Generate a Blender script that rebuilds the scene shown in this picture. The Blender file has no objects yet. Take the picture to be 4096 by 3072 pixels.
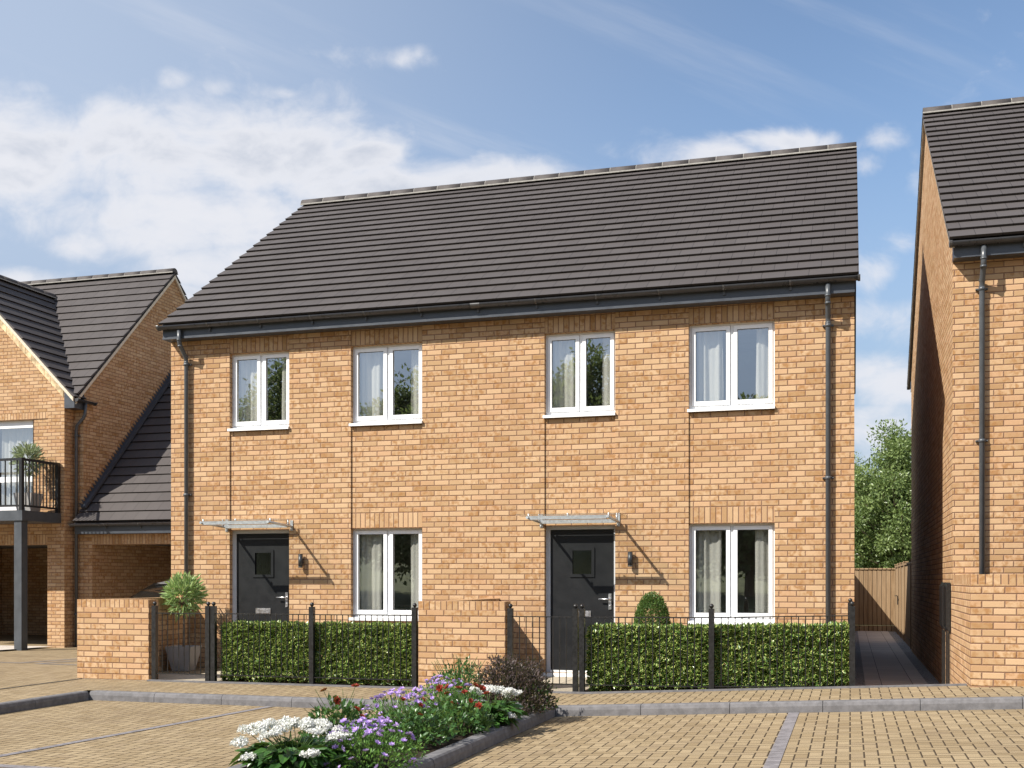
import bpy, math, random
import numpy as np
from mathutils import Vector, Matrix, noise as mnoise

random.seed(7); RNG = np.random.default_rng(11)
scene = bpy.context.scene
COL = scene.collection
R = math.radians

# ------------------------------------------------------------------ scene props
PSI = R(16.56); CAM = Vector((0, -15.38, 1.30))
SUN = Vector((-0.67, -0.73, 0.884)).normalized()

# ------------------------------------------------------------------ object helpers
ORG = {}
def tag(o, label=None, cat=None, group=None, kind=None):
    if label: o['label'] = label
    if cat: o['category'] = cat
    if group: o['group'] = group
    if kind: o['kind'] = kind
    return o
def thing(name, loc, label, cat, group=None):
    o = bpy.data.objects.new(name, None); COL.objects.link(o)
    o.location = loc; o.empty_display_size = .2
    ORG[o.name] = Vector(loc)
    return tag(o, label, cat, group)
def link(o, parent=None, org=None):
    COL.objects.link(o)
    if parent is not None:
        o.parent = parent; ORG[o.name] = ORG[parent.name].copy()
    else:
        o.location = org if org is not None else (0, 0, 0); ORG[o.name] = Vector(o.location)
    return o

class MB:
    """collects faces in world metres; build() links ONE mesh object"""
    def __init__(s): s.v = []; s.f = []; s.uv = []; s.mi = []; s.sm = []
    def poly(s, pts, uv=None, mi=0, smooth=False):
        n = len(s.v); s.v.extend([tuple(p) for p in pts]); s.f.append(list(range(n, n+len(pts))))
        if uv is None:
            a, b, c = Vector(pts[0]), Vector(pts[1]), Vector(pts[2])
            nn = (b-a).cross(c-a)
            if len(pts) > 3 and nn.length < 1e-9: nn = (c-a).cross(Vector(pts[3])-a)
            ax = max(range(3), key=lambda i: abs(nn[i]))
            if ax == 2: uv = [(p[0], p[1]) for p in pts]
            elif ax == 1: uv = [(p[0], p[2]) for p in pts]
            else: uv = [(p[1], p[2]) for p in pts]
        s.uv.append(list(uv)); s.mi.append(mi); s.sm.append(smooth)
    def box(s, a, b, mi=0, bev=0):
        (x0, y0, z0), (x1, y1, z1) = a, b
        if x0 > x1: x0, x1 = x1, x0
        if y0 > y1: y0, y1 = y1, y0
        if z0 > z1: z0, z1 = z1, z0
        P = [(x0,y0,z0),(x1,y0,z0),(x1,y1,z0),(x0,y1,z0),(x0,y0,z1),(x1,y0,z1),(x1,y1,z1),(x0,y1,z1)]
        for q in ((0,3,2,1),(4,5,6,7),(0,1,5,4),(1,2,6,5),(2,3,7,6),(3,0,4,7)):
            s.poly([P[i] for i in q], mi=mi)
    def hexa(s, P, mi=0):
        for q in ((0,3,2,1),(4,5,6,7),(0,1,5,4),(1,2,6,5),(2,3,7,6),(3,0,4,7)):
            s.poly([P[i] for i in q], mi=mi)
    def prism(s, prof, ext, mi=0, smooth=False, caps=True):
        """prof: list of 3d points (closed), ext: vector"""
        e = Vector(ext); n = len(prof); P = [Vector(p) for p in prof]
        for i in range(n):
            a, b = P[i], P[(i+1) % n]
            s.poly([a, b, b+e, a+e], mi=mi, smooth=smooth)
        if caps:
            s.poly(list(reversed(P)), mi=mi); s.poly([p+e for p in P], mi=mi)
    def tube(s, pts, r, n=8, mi=0, caps=True, smooth=True):
        pts = [Vector(p) for p in pts]; rr = r if isinstance(r, (list, tuple)) else [r]*len(pts)
        rings = []; base = len(s.v)
        prev = None
        for i, p in enumerate(pts):
            if i == 0: d = pts[1]-p
            elif i == len(pts)-1: d = p-pts[i-1]
            else: d = (pts[i+1]-p).normalized()+(p-pts[i-1]).normalized()
            d.normalize()
            if prev is None:
                ref = Vector((0,0,1)) if abs(d.z) < .9 else Vector((1,0,0))
                a = d.cross(ref).normalized()
            else:
                a = (prev-d*prev.dot(d)).normalized()
            prev = a; b = d.cross(a)
            rings.append([p+(a*math.cos(2*math.pi*k/n)+b*math.sin(2*math.pi*k/n))*rr[i] for k in range(n)])
        L = 0
        for i in range(len(rings)-1):
            L2 = L+(pts[i+1]-pts[i]).length
            for k in range(n):
                k2 = (k+1) % n
                s.poly([rings[i][k], rings[i][k2], rings[i+1][k2], rings[i+1][k]],
                       uv=[(k*.02,L),(k*.02+.02,L),(k*.02+.02,L2),(k*.02,L2)], mi=mi, smooth=smooth)
            L = L2
        if caps:
            s.poly(list(reversed(rings[0])), mi=mi); s.poly(rings[-1], mi=mi)
    def ball(s, c, r, nu=12, nv=8, mi=0, sc=(1,1,1)):
        c = Vector(c)
        def pt(i, j):
            th = math.pi*j/nv; ph = 2*math.pi*i/nu
            return c+Vector((math.sin(th)*math.cos(ph)*sc[0], math.sin(th)*math.sin(ph)*sc[1], math.cos(th)*sc[2]))*r
        for j in range(nv):
            for i in range(nu):
                q = [pt(i,j), pt(i,j+1), pt(i+1,j+1), pt(i+1,j)]
                if j == 0: q = [q[0], q[1], q[2]]
                elif j == nv-1: q = [q[0], q[1], q[3]]
                s.poly(q, uv=[(0,0)]*len(q), mi=mi, smooth=True)
    def build(s, name, mats, parent=None, org=None, weld=True):
        o0 = ORG[parent.name] if parent is not None else Vector(org if org is not None else (0,0,0))
        me = bpy.data.meshes.new(name)
        me.from_pydata([(v[0]-o0.x, v[1]-o0.y, v[2]-o0.z) for v in s.v], [], s.f)
        uvl = me.uv_layers.new(name='UVMap')
        flat = [c for uv in s.uv for p in uv for c in p]
        uvl.data.foreach_set('uv', flat)
        if not isinstance(mats, (list, tuple)): mats = [mats]
        for m in mats: me.materials.append(m)
        me.polygons.foreach_set('material_index', s.mi)
        me.polygons.foreach_set('use_smooth', s.sm)
        if weld and any(s.sm):
            import bmesh
            bm = bmesh.new(); bm.from_mesh(me)
            bmesh.ops.remove_doubles(bm, verts=bm.verts, dist=1e-5); bm.to_mesh(me); bm.free()
        me.update()
        return link(bpy.data.objects.new(name, me), parent, o0)

def bevel(o, w=.006, seg=2):
    m = o.modifiers.new('bevel', 'BEVEL'); m.width = w; m.segments = seg; m.limit_method = 'ANGLE'; m.angle_limit = R(40)
    return o

# ------------------------------------------------------------------ material helpers
class NT:
    def __init__(s, name):
        s.m = bpy.data.materials.new(name); s.m.use_nodes = True
        s.t = s.m.node_tree; s.t.nodes.clear()
        s.out = s.t.nodes.new('ShaderNodeOutputMaterial')
    def n(s, typ, **kw):
        nd = s.t.nodes.new(typ)
        for k, v in kw.items(): setattr(nd, k, v)
        return nd
    def set(s, sock, val):
        if isinstance(val, bpy.types.NodeSocket): s.t.links.new(val, sock)
        elif isinstance(val, (tuple, list)) and len(val) == 3 and sock.type == 'RGBA': sock.default_value = (*val, 1)
        else: sock.default_value = val
    def math(s, op, a, b=0.0, c=None, clamp=False):
        nd = s.n('ShaderNodeMath', operation=op, use_clamp=clamp)
        s.set(nd.inputs[0], a); s.set(nd.inputs[1], b)
        if c is not None: s.set(nd.inputs[2], c)
        return nd.outputs[0]
    def mix(s, fac, a, b, blend='MIX'):
        nd = s.n('ShaderNodeMix', data_type='RGBA', blend_type=blend)
        s.set(nd.inputs[0], fac); s.set(nd.inputs[6], a); s.set(nd.inputs[7], b)
        return nd.outputs[2]
    def ss(s, x, lo, hi, o0=0.0, o1=1.0):
        nd = s.n('ShaderNodeMapRange', interpolation_type='SMOOTHSTEP')
        s.set(nd.inputs[0], x); s.set(nd.inputs[1], lo); s.set(nd.inputs[2], hi); s.set(nd.inputs[3], o0); s.set(nd.inputs[4], o1)
        return nd.outputs[0]
    def noise(s, vec, scale, detail=3, rough=.55, out='Fac'):
        nd = s.n('ShaderNodeTexNoise'); s.set(nd.inputs['Vector'], vec)
        nd.inputs['Scale'].default_value = scale; nd.inputs['Detail'].default_value = detail; nd.inputs['Roughness'].default_value = rough
        return nd.outputs[out]
    def comb(s, x, y, z=0.0):
        nd = s.n('ShaderNodeCombineXYZ'); s.set(nd.inputs[0], x); s.set(nd.inputs[1], y); s.set(nd.inputs[2], z); return nd.outputs[0]
    def sep(s, v):
        nd = s.n('ShaderNodeSeparateXYZ'); s.set(nd.inputs[0], v); return nd.outputs
    def ramp(s, fac, stops, interp='LINEAR'):
        nd = s.n('ShaderNodeValToRGB'); cr = nd.color_ramp; cr.interpolation = interp
        while len(cr.elements) < len(stops): cr.elements.new(.5)
        for e, (p, c) in zip(cr.elements, stops): e.position = p; e.color = (*c, 1)
        s.set(nd.inputs[0], fac); return nd.outputs[0]
    def bump(s, h, strength, dist, normal=None):
        nd = s.n('ShaderNodeBump'); nd.inputs['Strength'].default_value = strength; nd.inputs['Distance'].default_value = dist
        s.set(nd.inputs['Height'], h)
        if normal is not None: s.set(nd.inputs['Normal'], normal)
        return nd.outputs[0]
    def bsdf(s, col, rough=.6, metal=0.0, spec=.5, normal=None, coat=0.0):
        nd = s.n('ShaderNodeBsdfPrincipled')
        s.set(nd.inputs['Base Color'], col); s.set(nd.inputs['Roughness'], rough); s.set(nd.inputs['Metallic'], metal)
        s.set(nd.inputs['Specular IOR Level'], spec)
        if coat: nd.inputs['Coat Weight'].default_value = coat
        if normal is not None: s.set(nd.inputs['Normal'], normal)
        return nd.outputs[0]
    def done(s, sh): s.t.links.new(sh, s.out.inputs[0]); return s.m
    def uv(s): return s.n('ShaderNodeTexCoord').outputs['UV']
    def obj(s): return s.n('ShaderNodeTexCoord').outputs['Object']
    def geo(s): return s.n('ShaderNodeNewGeometry').outputs['Position']

def cell_edges(t, fx, fy, sx, sy):
    """distance (m) to the nearest cell border"""
    ex = t.math('MULTIPLY', t.math('MINIMUM', fx, t.math('SUBTRACT', 1.0, fx)), sx)
    ey = t.math('MULTIPLY', t.math('MINIMUM', fy, t.math('SUBTRACT', 1.0, fy)), sy)
    return t.math('MINIMUM', ex, ey)

def brick_mat(name, offs=.5):
    t = NT(name); uv = t.uv()
    wob = t.noise(uv, 55, 2, .6)
    x, y, _ = t.sep(uv)
    xw = t.math('ADD', x, t.math('MULTIPLY', t.math('SUBTRACT', wob, .5), .006))
    yw = t.math('ADD', y, t.math('MULTIPLY', t.math('SUBTRACT', wob, .5), .006))
    yr = t.math('DIVIDE', t.math('SUBTRACT', yw, .025), .075)
    row = t.math('FLOOR', yr); fy = t.math('FRACT', yr)
    odd = t.math('MULTIPLY', t.math('FLOORED_MODULO', row, 2.0), offs)
    xr = t.math('ADD', t.math('DIVIDE', xw, .225), odd)
    colm = t.math('FLOOR', xr); fx = t.math('FRACT', xr)
    e = cell_edges(t, fx, fy, .225, .075)
    mask = t.ss(e, .0034, .0070)
    wn = t.n('ShaderNodeTexWhiteNoise', noise_dimensions='2D'); t.set(wn.inputs['Vector'], t.comb(colm, row))
    rv, rc = wn.outputs['Value'], wn.outputs['Color']
    r1, r2, r3 = t.sep(rc)
    base = t.ramp(rv, [(0, (.40,.258,.138)), (.3, (.465,.308,.175)), (.55, (.51,.348,.205)), (.8, (.475,.296,.168)), (1, (.35,.214,.104))])
    # ochre / brown scorch patches that differ from brick to brick
    pv = t.comb(t.math('ADD', t.math('MULTIPLY', x, 15), t.math('MULTIPLY', r1, 37)),
                t.math('ADD', t.math('MULTIPLY', y, 11), t.math('MULTIPLY', r2, 53)))
    pn = t.noise(pv, 1.0, 3, .6)
    pk = t.math('MULTIPLY', t.ss(pn, .40, .66), t.ss(r3, .15, .75))
    base = t.mix(t.math('MULTIPLY', pk, .85), base, (.30,.150,.055))
    grain = t.noise(uv, 190, 3, .65)
    base = t.mix(t.ss(grain, .58, .75, 0, .35), base, (.33,.19,.09))
    broad = t.noise(uv, .9, 3, .5)
    base = t.mix(t.ss(broad, .35, .7, 0, .15), base, (.30,.155,.085))
    st = t.noise(t.comb(t.math('MULTIPLY', x, 3.2), t.math('MULTIPLY', y, .35)), 1.0, 4, .6)
    base = t.mix(t.ss(st, .56, .78, 0, .22), base, (.21,.13,.085))
    mort = t.mix(grain, (.185,.100,.064), (.235,.135,.09))
    colr = t.mix(mask, mort, base)
    h = t.math('ADD', t.math('MULTIPLY', t.ss(e, .0025, .011), 1.0), t.math('MULTIPLY', grain, .28))
    bmp = t.bump(h, .85, .007)
    return t.done(t.bsdf(colr, .92, spec=.15, normal=bmp))

def herring_mat(name, w=.1, cols=None):
    t = NT(name); uv = t.uv(); x, y, _ = t.sep(uv)
    wob = t.noise(uv, 40, 2, .6)
    dx = t.math('MULTIPLY', t.math('SUBTRACT', wob, .5), .006)
    px = t.math('DIVIDE', t.math('ADD', x, dx), w); py = t.math('DIVIDE', t.math('ADD', y, dx), w)
    i = t.math('FLOOR', px); j = t.math('FLOOR', py); fx = t.math('FRACT', px); fy = t.math('FRACT', py)
    k = t.math('FLOORED_MODULO', t.math('SUBTRACT', i, j), 4.0)
    isv = t.math('GREATER_THAN', k, 1.5)
    k1 = t.math('COMPARE', k, 1.0, .2); k2 = t.math('COMPARE', k, 2.0, .2)
    def sel(a, b): return t.math('ADD', t.math('MULTIPLY', a, t.math('SUBTRACT', 1.0, isv)), t.math('MULTIPLY', b, isv))
    lx = sel(t.math('ADD', fx, k1), t.math('ADD', fy, k2)); ly = sel(fy, fx)
    e = t.math('MINIMUM', t.math('MINIMUM', lx, t.math('SUBTRACT', 2.0, lx)), t.math('MINIMUM', ly, t.math('SUBTRACT', 1.0, ly)))
    e = t.math('MULTIPLY', e, w)
    wn = t.n('ShaderNodeTexWhiteNoise', noise_dimensions='2D')
    t.set(wn.inputs['Vector'], t.comb(t.math('SUBTRACT', i, k1), t.math('SUBTRACT', j, k2)))
    rv = wn.outputs['Value']
    base = t.ramp(rv, [(0, (.245,.180,.102)), (.4, (.295,.222,.130)), (.75, (.330,.252,.152)), (1, (.268,.200,.122))])
    g = t.noise(uv, 240, 3, .7)
    base = t.mix(t.ss(g, .54, .66, 0, .7), base, (.085,.062,.034))
    base = t.mix(t.ss(g, .30, .42, .3, 0), base, (.48,.40,.27))
    b2 = t.noise(uv, .7, 4, .6)
    base = t.mix(t.ss(b2, .42, .75, 0, .42), base, (.18,.13,.078))
    b3 = t.noise(uv, 2.3, 5, .65); base = t.mix(t.ss(b3, .60, .74, 0, .35), base, (.13,.095,.06))
    colr = t.mix(t.ss(e, .0030, .0072), (.052,.036,.022), base)
    h = t.math('ADD', t.ss(e, .001, .010), t.math('MULTIPLY', g, .25))
    return t.done(t.bsdf(colr, .9, spec=.2, normal=t.bump(h, .8, .008)))

def tile_mat(name):
    """uv: metres along the course, course number up the slope"""
    t = NT(name); uv = t.uv(); x, y, _ = t.sep(uv)
    row = t.math('FLOOR', t.math('ADD', y, .001))
    xr = t.math('ADD', t.math('DIVIDE', x, .30), t.math('MULTIPLY', t.math('FLOORED_MODULO', row, 2.0), .5))
    fx = t.math('FRACT', xr); e = t.math('MULTIPLY', t.math('MINIMUM', fx, t.math('SUBTRACT', 1.0, fx)), .3)
    wn = t.n('ShaderNodeTexWhiteNoise', noise_dimensions='2D'); t.set(wn.inputs['Vector'], t.comb(t.math('FLOOR', xr), row))
    base = t.ramp(wn.outputs['Value'], [(0, (.063,.0545,.0525)), (.5, (.0675,.0585,.0565)), (1, (.073,.0635,.061))])
    p = t.geo(); g = t.noise(p, 60, 4, .65); b = t.noise(p, .8, 4, .6)
    base = t.mix(t.ss(g, .45, .7, 0, .25), base, (.10,.088,.082))
    base = t.mix(t.ss(b, .4, .7, 0, .3), base, (.046,.038,.036))
    colr = t.mix(t.ss(e, .0025, .0060, .45, 1.0), (.018,.015,.015), base)
    h = t.math('ADD', t.ss(e, .001, .008), t.math('MULTIPLY', g, .15))
    return t.done(t.bsdf(colr, .72, spec=.3, normal=t.bump(h, .5, .006)))

def plain(name, col, rough=.5, metal=0.0, spec=.5, var=.12, scale=25, bump=0.0, coat=0.0, dark=None):
    t = NT(name); p = t.geo(); g = t.noise(p, scale, 4, .6)
    lo = tuple(c*(1-var*1.6) for c in col) if dark is None else dark
    hi = tuple(min(1, c*(1+var)) for c in col)
    c = t.mix(t.ss(g, .3, .7), lo, hi)
    rg = t.ss(g, .2, .8, max(.02, rough-.06), min(1, rough+.08))
    nrm = t.bump(t.noise(p, scale*6, 3, .6), bump, .004) if bump else None
    return t.done(t.bsdf(c, rg, metal, spec, nrm, coat))

def glass_mat(name, refl=.22, tint=(.86,.90,.90), rough=.0):
    t = NT(name)
    tr = t.n('ShaderNodeBsdfTransparent'); tr.inputs[0].default_value = (*tint, 1)
    gl = t.n('ShaderNodeBsdfGlossy'); gl.inputs['Roughness'].default_value = rough; gl.inputs[0].default_value = (.95,.97,1,1)
    fr = t.n('ShaderNodeLayerWeight'); fr.inputs[0].default_value = .5
    fac = t.math('ADD', t.math('MULTIPLY', t.math('POWER', fr.outputs['Facing'], 4.0), .7), refl, clamp=True)
    mx = t.n('ShaderNodeMixShader'); t.set(mx.inputs[0], fac)
    t.t.links.new(tr.outputs[0], mx.inputs[1]); t.t.links.new(gl.outputs[0], mx.inputs[2])
    return t.done(mx.outputs[0])

def leaf_mat(name, c1, c2, edge=None, trans=.3, rough=.45, spec=.4, edge_lo=.5):
    t = NT(name)
    at = t.n('ShaderNodeAttribute'); at.attribute_name = 'rnd'
    r = at.outputs['Fac']
    colr = t.mix(r, c1, c2)
    if edge is not None:
        x, y, _ = t.sep(t.uv()); ax = t.math('ABSOLUTE', x)
        colr = t.mix(t.ss(ax, edge_lo, edge_lo+.25), colr, edge)
    a = t.bsdf(colr, rough, spec=spec)
    tl = t.n('ShaderNodeBsdfTranslucent'); t.set(tl.inputs[0], t.mix(.35, colr, (.35,.45,.08)))
    mx = t.n('ShaderNodeMixShader'); mx.inputs[0].default_value = trans
    t.t.links.new(a, mx.inputs[1]); t.t.links.new(tl.outputs[0], mx.inputs[2])
    return t.done(mx.outputs[0])

def cloth_mat(name, col, trans=.45):
    t = NT(name); p = t.geo(); g = t.noise(p, 30, 3, .6)
    c = t.mix(g, tuple(v*.9 for v in col), col)
    a = t.bsdf(c, .9, spec=.1)
    tl = t.n('ShaderNodeBsdfTranslucent'); t.set(tl.inputs[0], c)
    mx = t.n('ShaderNodeMixShader'); mx.inputs[0].default_value = trans
    t.t.links.new(a, mx.inputs[1]); t.t.links.new(tl.outputs[0], mx.inputs[2])
    return t.done(mx.outputs[0])

def wood_mat(name):
    t = NT(name); uv = t.uv(); x, y, _ = t.sep(uv)
    pl = t.math('FLOOR', t.math('DIVIDE', x, .125))
    wn = t.n('ShaderNodeTexWhiteNoise', noise_dimensions='1D'); t.set(wn.inputs['W'], pl)
    g = t.noise(t.comb(t.math('MULTIPLY', x, 40), t.math('ADD', t.math('MULTIPLY', y, 1.6), t.math('MULTIPLY', wn.outputs['Value'], 20))), 1.0, 4, .6)
    c = t.ramp(g, [(.25, (.16,.095,.048)), (.5, (.26,.17,.093)), (.75, (.36,.25,.145))])
    c = t.mix(t.ss(wn.outputs['Value'], 0, 1, 0, .35), c, (.42,.31,.20))
    fx = t.math('FRACT', t.math('DIVIDE', x, .125))
    c = t.mix(t.ss(fx, .06, .22), (.035,.02,.011), c)
    return t.done(t.bsdf(c, .85, spec=.2, normal=t.bump(g, .4, .004)))

def slab_mat(name, sx, sy, c, joint=(.12,.10,.075)):
    t = NT(name); uv = t.uv(); x, y, _ = t.sep(uv)
    fx = t.math('FRACT', t.math('DIVIDE', x, sx)); fy = t.math('FRACT', t.math('DIVIDE', y, sy))
    e = cell_edges(t, fx, fy, sx, sy)
    wn = t.n('ShaderNodeTexWhiteNoise', noise_dimensions='2D')
    t.set(wn.inputs['Vector'], t.comb(t.math('FLOOR', t.math('DIVIDE', x, sx)), t.math('FLOOR', t.math('DIVIDE', y, sy))))
    b = t.mix(wn.outputs['Value'], tuple(v*.86 for v in c), c)
    g = t.noise(uv, 70, 4, .65); b = t.mix(t.ss(g, .45, .75, 0, .3), b, tuple(v*.6 for v in c))
    b = t.mix(t.ss(t.noise(uv, 1.6, 3, .6), .45, .7, 0, .25), b, tuple(v*.62 for v in c))
    cc = t.mix(t.ss(e, .003, .006), joint, b)
    return t.done(t.bsdf(cc, .88, spec=.2, normal=t.bump(t.math('ADD', t.ss(e, .001, .008), t.math('MULTIPLY', g, .2)), .5, .006)))

M = {}
M['brick'] = brick_mat('buff_brick'); M['soldier'] = brick_mat('buff_brick_soldier', 0.0)
M['paver'] = herring_mat('tan_block_paving'); M['tile'] = tile_mat('dark_concrete_tile')
M['ridge'] = plain('ridge_tile', (.062,.052,.048), .75, var=.15, scale=18, bump=.2)
M['mortar'] = plain('pale_mortar', (.27,.255,.23), .9, spec=.1, bump=.3)
M['verge'] = plain('verge_board', (.40,.36,.30), .8, spec=.2)
M['verge2'] = plain('pale_verge', (.60,.53,.42), .8, spec=.2)
M['rake'] = plain('pale_buff_brick', (.60,.46,.28), .9, spec=.15, var=.3, scale=7, bump=.4)
M['fascia'] = plain('dark_fascia', (.052,.058,.070), .38, spec=.45, var=.08, scale=4)
M['pipe'] = plain('dark_plastic_pipe', (.066,.072,.080), .33, spec=.5, var=.08, scale=8)
M['gutter'] = plain('dark_gutter', (.060,.058,.058), .30, spec=.5, var=.1, scale=8)
M['upvc'] = plain('white_window_frame', (.80,.80,.80), .35, spec=.45, var=.03, scale=6)
M['frame_gap'] = plain('grey_gasket', (.25,.25,.26), .6)
M['gasket'] = plain('dark_gasket', (.03,.03,.032), .5)
M['doorframe'] = plain('pale_grey_door_frame', (.52,.53,.55), .4, var=.04, scale=6)
M['door'] = plain('charcoal_door', (.0085,.0090,.0100), .5, spec=.28, var=.06, scale=7)
M['chrome'] = plain('brushed_metal', (.70,.70,.71), .34, metal=1.0, var=.05)
M['alu'] = plain('satin_aluminium', (.50,.51,.52), .38, metal=.7, var=.05)
M['iron'] = plain('black_painted_iron', (.013,.0125,.0125), .36, spec=.5, var=.2, scale=30, bump=.08)
M['steel'] = plain('grey_painted_steel', (.060,.066,.074), .42, spec=.45, var=.08, scale=5)
M['glass'] = glass_mat('window_glass', .33, (.95,.97,.97))
M['canopyglass'] = glass_mat('clear_canopy_glass', .03, (.97,.985,.98))
M['obscure'] = glass_mat('obscure_door_glass', .10, (.20,.21,.215), .12)
M['room'] = plain('room_plaster', (.42,.40,.37), .9, spec=.1, var=.06, scale=2)
M['curtain'] = cloth_mat('cream_curtain', (.82,.79,.71), .40)
M['hall'] = plain('dark_hallway_paint', (.05,.05,.05), .9)
M['kerb'] = plain('grey_kerb_concrete', (.150,.144,.147), .85, spec=.2, var=.14, scale=14, bump=.12)
M['sett'] = plain('grey_sett', (.20,.185,.19), .85, spec=.2, var=.16, scale=10, bump=.25)
M['soil'] = plain('dark_soil', (.035,.026,.019), .95, spec=.1, var=.45, scale=20, bump=1.0)
M['slab'] = slab_mat('beige_paving_slab', .6, .6, (.46,.40,.31))
M['pathslab'] = slab_mat('alley_paving', .42, .42, (.56,.50,.44), (.13,.11,.095))
M['gravel'] = plain('grey_gravel', (.30,.29,.28), .95, spec=.1, var=.5, scale=55, bump=1.0)
M['ground'] = plain('rough_grass_ground', (.13,.14,.07), .95, spec=.1, var=.3, scale=1.5, bump=.5)
M['wood'] = wood_mat('weathered_fence_wood')
M['planter'] = plain('grey_planter', (.36,.34,.32), .5, spec=.4, var=.1, scale=5)
M['bark'] = plain('grey_brown_bark', (.17,.135,.10), .9, spec=.1, var=.3, scale=30, bump=.8)
M['twig'] = plain('brown_twig', (.10,.065,.04), .9, spec=.1, var=.2, scale=20)
M['stemg'] = plain('green_stem', (.07,.12,.035), .7, spec=.2, var=.2, scale=20)
M['carpaint'] = plain('silver_car_paint', (.42,.42,.42), .3, metal=.5, var=.02, scale=3, coat=.6)
M['carglass'] = glass_mat('car_glass', .34, (.45,.46,.46))
M['tyre'] = plain('black_tyre', (.02,.02,.02), .85)
M['light_dark'] = plain('dark_grey_lamp', (.030,.031,.034), .4)
M['soffit_dark'] = plain('grey_ceiling_board', (.16,.155,.15), .8)
M['l_hedge'] = leaf_mat('variegated_hedge_leaf', (.042,.112,.020), (.092,.190,.034), (.62,.63,.21), .28, .30, .55, .57)
M['l_bay'] = leaf_mat('bay_tree_leaf', (.19,.30,.09), (.36,.48,.19), (.46,.55,.28), .3, .28, .55, .7)
M['l_olive'] = leaf_mat('olive_leaf', (.20,.25,.15), (.34,.39,.26), None, .25, .5)
M['l_box'] = leaf_mat('box_shrub_leaf', (.050,.105,.026), (.11,.185,.045), None, .3, .4)
M['l_tree'] = leaf_mat('tree_leaf', (.075,.120,.036), (.27,.34,.125), None, .32, .34)
M['l_far'] = leaf_mat('far_tree_leaf', (.085,.115,.055), (.15,.19,.085), None, .45, .6)
M['l_rose'] = leaf_mat('rose_leaf', (.030,.085,.022), (.075,.16,.040), None, .25, .33, .5)
M['l_hosta'] = leaf_mat('broad_leaf', (.026,.080,.016), (.060,.145,.030), None, .2, .35, .5)
M['l_dark'] = leaf_mat('bronze_leaf', (.036,.024,.025), (.078,.050,.045), None, .2, .5)
M['l_fresh'] = leaf_mat('fresh_green_leaf', (.070,.175,.030), (.14,.28,.055), None, .3, .4)
M['p_white'] = leaf_mat('white_petal', (.72,.71,.70), (.86,.85,.84), None, .3, .6, .2)
M['p_purple'] = leaf_mat('lilac_petal', (.46,.29,.72), (.66,.48,.88), None, .35, .6, .2)
M['p_red'] = leaf_mat('dark_red_petal', (.17,.016,.010), (.33,.038,.022), None, .2, .5, .3)
M['p_yellow'] = plain('flower_centre', (.55,.42,.06), .8)

# ------------------------------------------------------------------ foliage
T_LEAF = (np.array([(0,0,0),(.5,0,-.05),(1,0,.0),(.28,.42,.05),(.68,.36,.04),(.28,-.42,.05),(.68,-.36,.04)]),
          [(0,1,4,3),(1,2,4),(0,5,6,1),(1,6,2)],
          [(0,0),(0,.5),(.55,1),(1,.28),(1,.68),(-1,.28),(-1,.68)])
T_QUAD = (np.array([(0,0,0),(.45,.5,.06),(1,0,0),(.45,-.5,.06)]), [(0,1,2,3)], [(0,0),(1,.5),(0,1),(-1,.5)])
T_LANCE = (np.array([(0,0,0),(.5,0,-.03),(1,0,-.06),(.3,.5,.06),(.3,-.5,.06),(.7,.34,.02),(.7,-.34,.02)]),
           [(0,1,5,3),(1,2,5),(0,4,6,1),(1,6,2)],
           [(0,0),(0,.5),(.6,1),(1,.3),(-1,.3),(1,.7),(-1,.7)])

def unit(a): return a/np.maximum(1e-9, np.linalg.norm(a, axis=1, keepdims=True))
class Leaves:
    def __init__(s): s.V = []; s.F = []; s.U = []; s.A = []; s.MI = []; s.nv = 0
    def add(s, P, D, L, W, tpl=T_LEAF, Nrm=None, rnd=None, mi=0):
        P = np.asarray(P, float); n = len(P)
        if n == 0: return
        D = unit(np.asarray(D, float))
        if Nrm is None: Nrm = RNG.normal(size=(n,3))
        B = np.cross(Nrm, D); B = unit(B); Nn = np.cross(D, B)
        L = np.broadcast_to(np.asarray(L, float), (n,)); W = np.broadcast_to(np.asarray(W, float), (n,))
        tv, tf, tu = tpl
        k = len(tv)
        V = P[:,None,:] + D[:,None,:]*(tv[None,:,0,None]*L[:,None,None]) + B[:,None,:]*(tv[None,:,1,None]*W[:,None,None]) + Nn[:,None,:]*(tv[None,:,2,None]*L[:,None,None])
        s.V.append(V.reshape(-1,3))
        base = s.nv + np.arange(n)*k
        for f in tf:
            s.F.append((np.array(f)[None,:]+base[:,None], np.array([tu[i] for i in f]), mi))
        if rnd is None: rnd = RNG.random(n)
        s.A.append(np.repeat(rnd, k)); s.nv += n*k
    def build(s, name, mats, parent=None, org=None):
        o0 = np.array(ORG[parent.name] if parent is not None else (org if org is not None else (0,0,0)))
        V = np.concatenate(s.V)-o0
        faces = []; uvs = []; mi = []
        for idx, tu, m in s.F:
            faces.extend(idx.tolist()); uvs.append(np.tile(tu, (len(idx),1))); mi += [m]*len(idx)
        me = bpy.data.meshes.new(name); me.from_pydata(V.tolist(), [], faces)
        me.uv_layers.new(name='UVMap').data.foreach_set('uv', np.concatenate(uvs).ravel())
        a = me.attributes.new('rnd', 'FLOAT', 'POINT'); a.data.foreach_set('value', np.concatenate(s.A))
        if not isinstance(mats, (list,tuple)): mats = [mats]
        for m in mats: me.materials.append(m)
        me.polygons.foreach_set('material_index', mi)
        me.update()
        return link(bpy.data.objects.new(name, me), parent, Vector(o0))
def rdir(n, up=0.0):
    d = unit(RNG.normal(size=(n,3))); d[:,2] += up; return unit(d)

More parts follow.
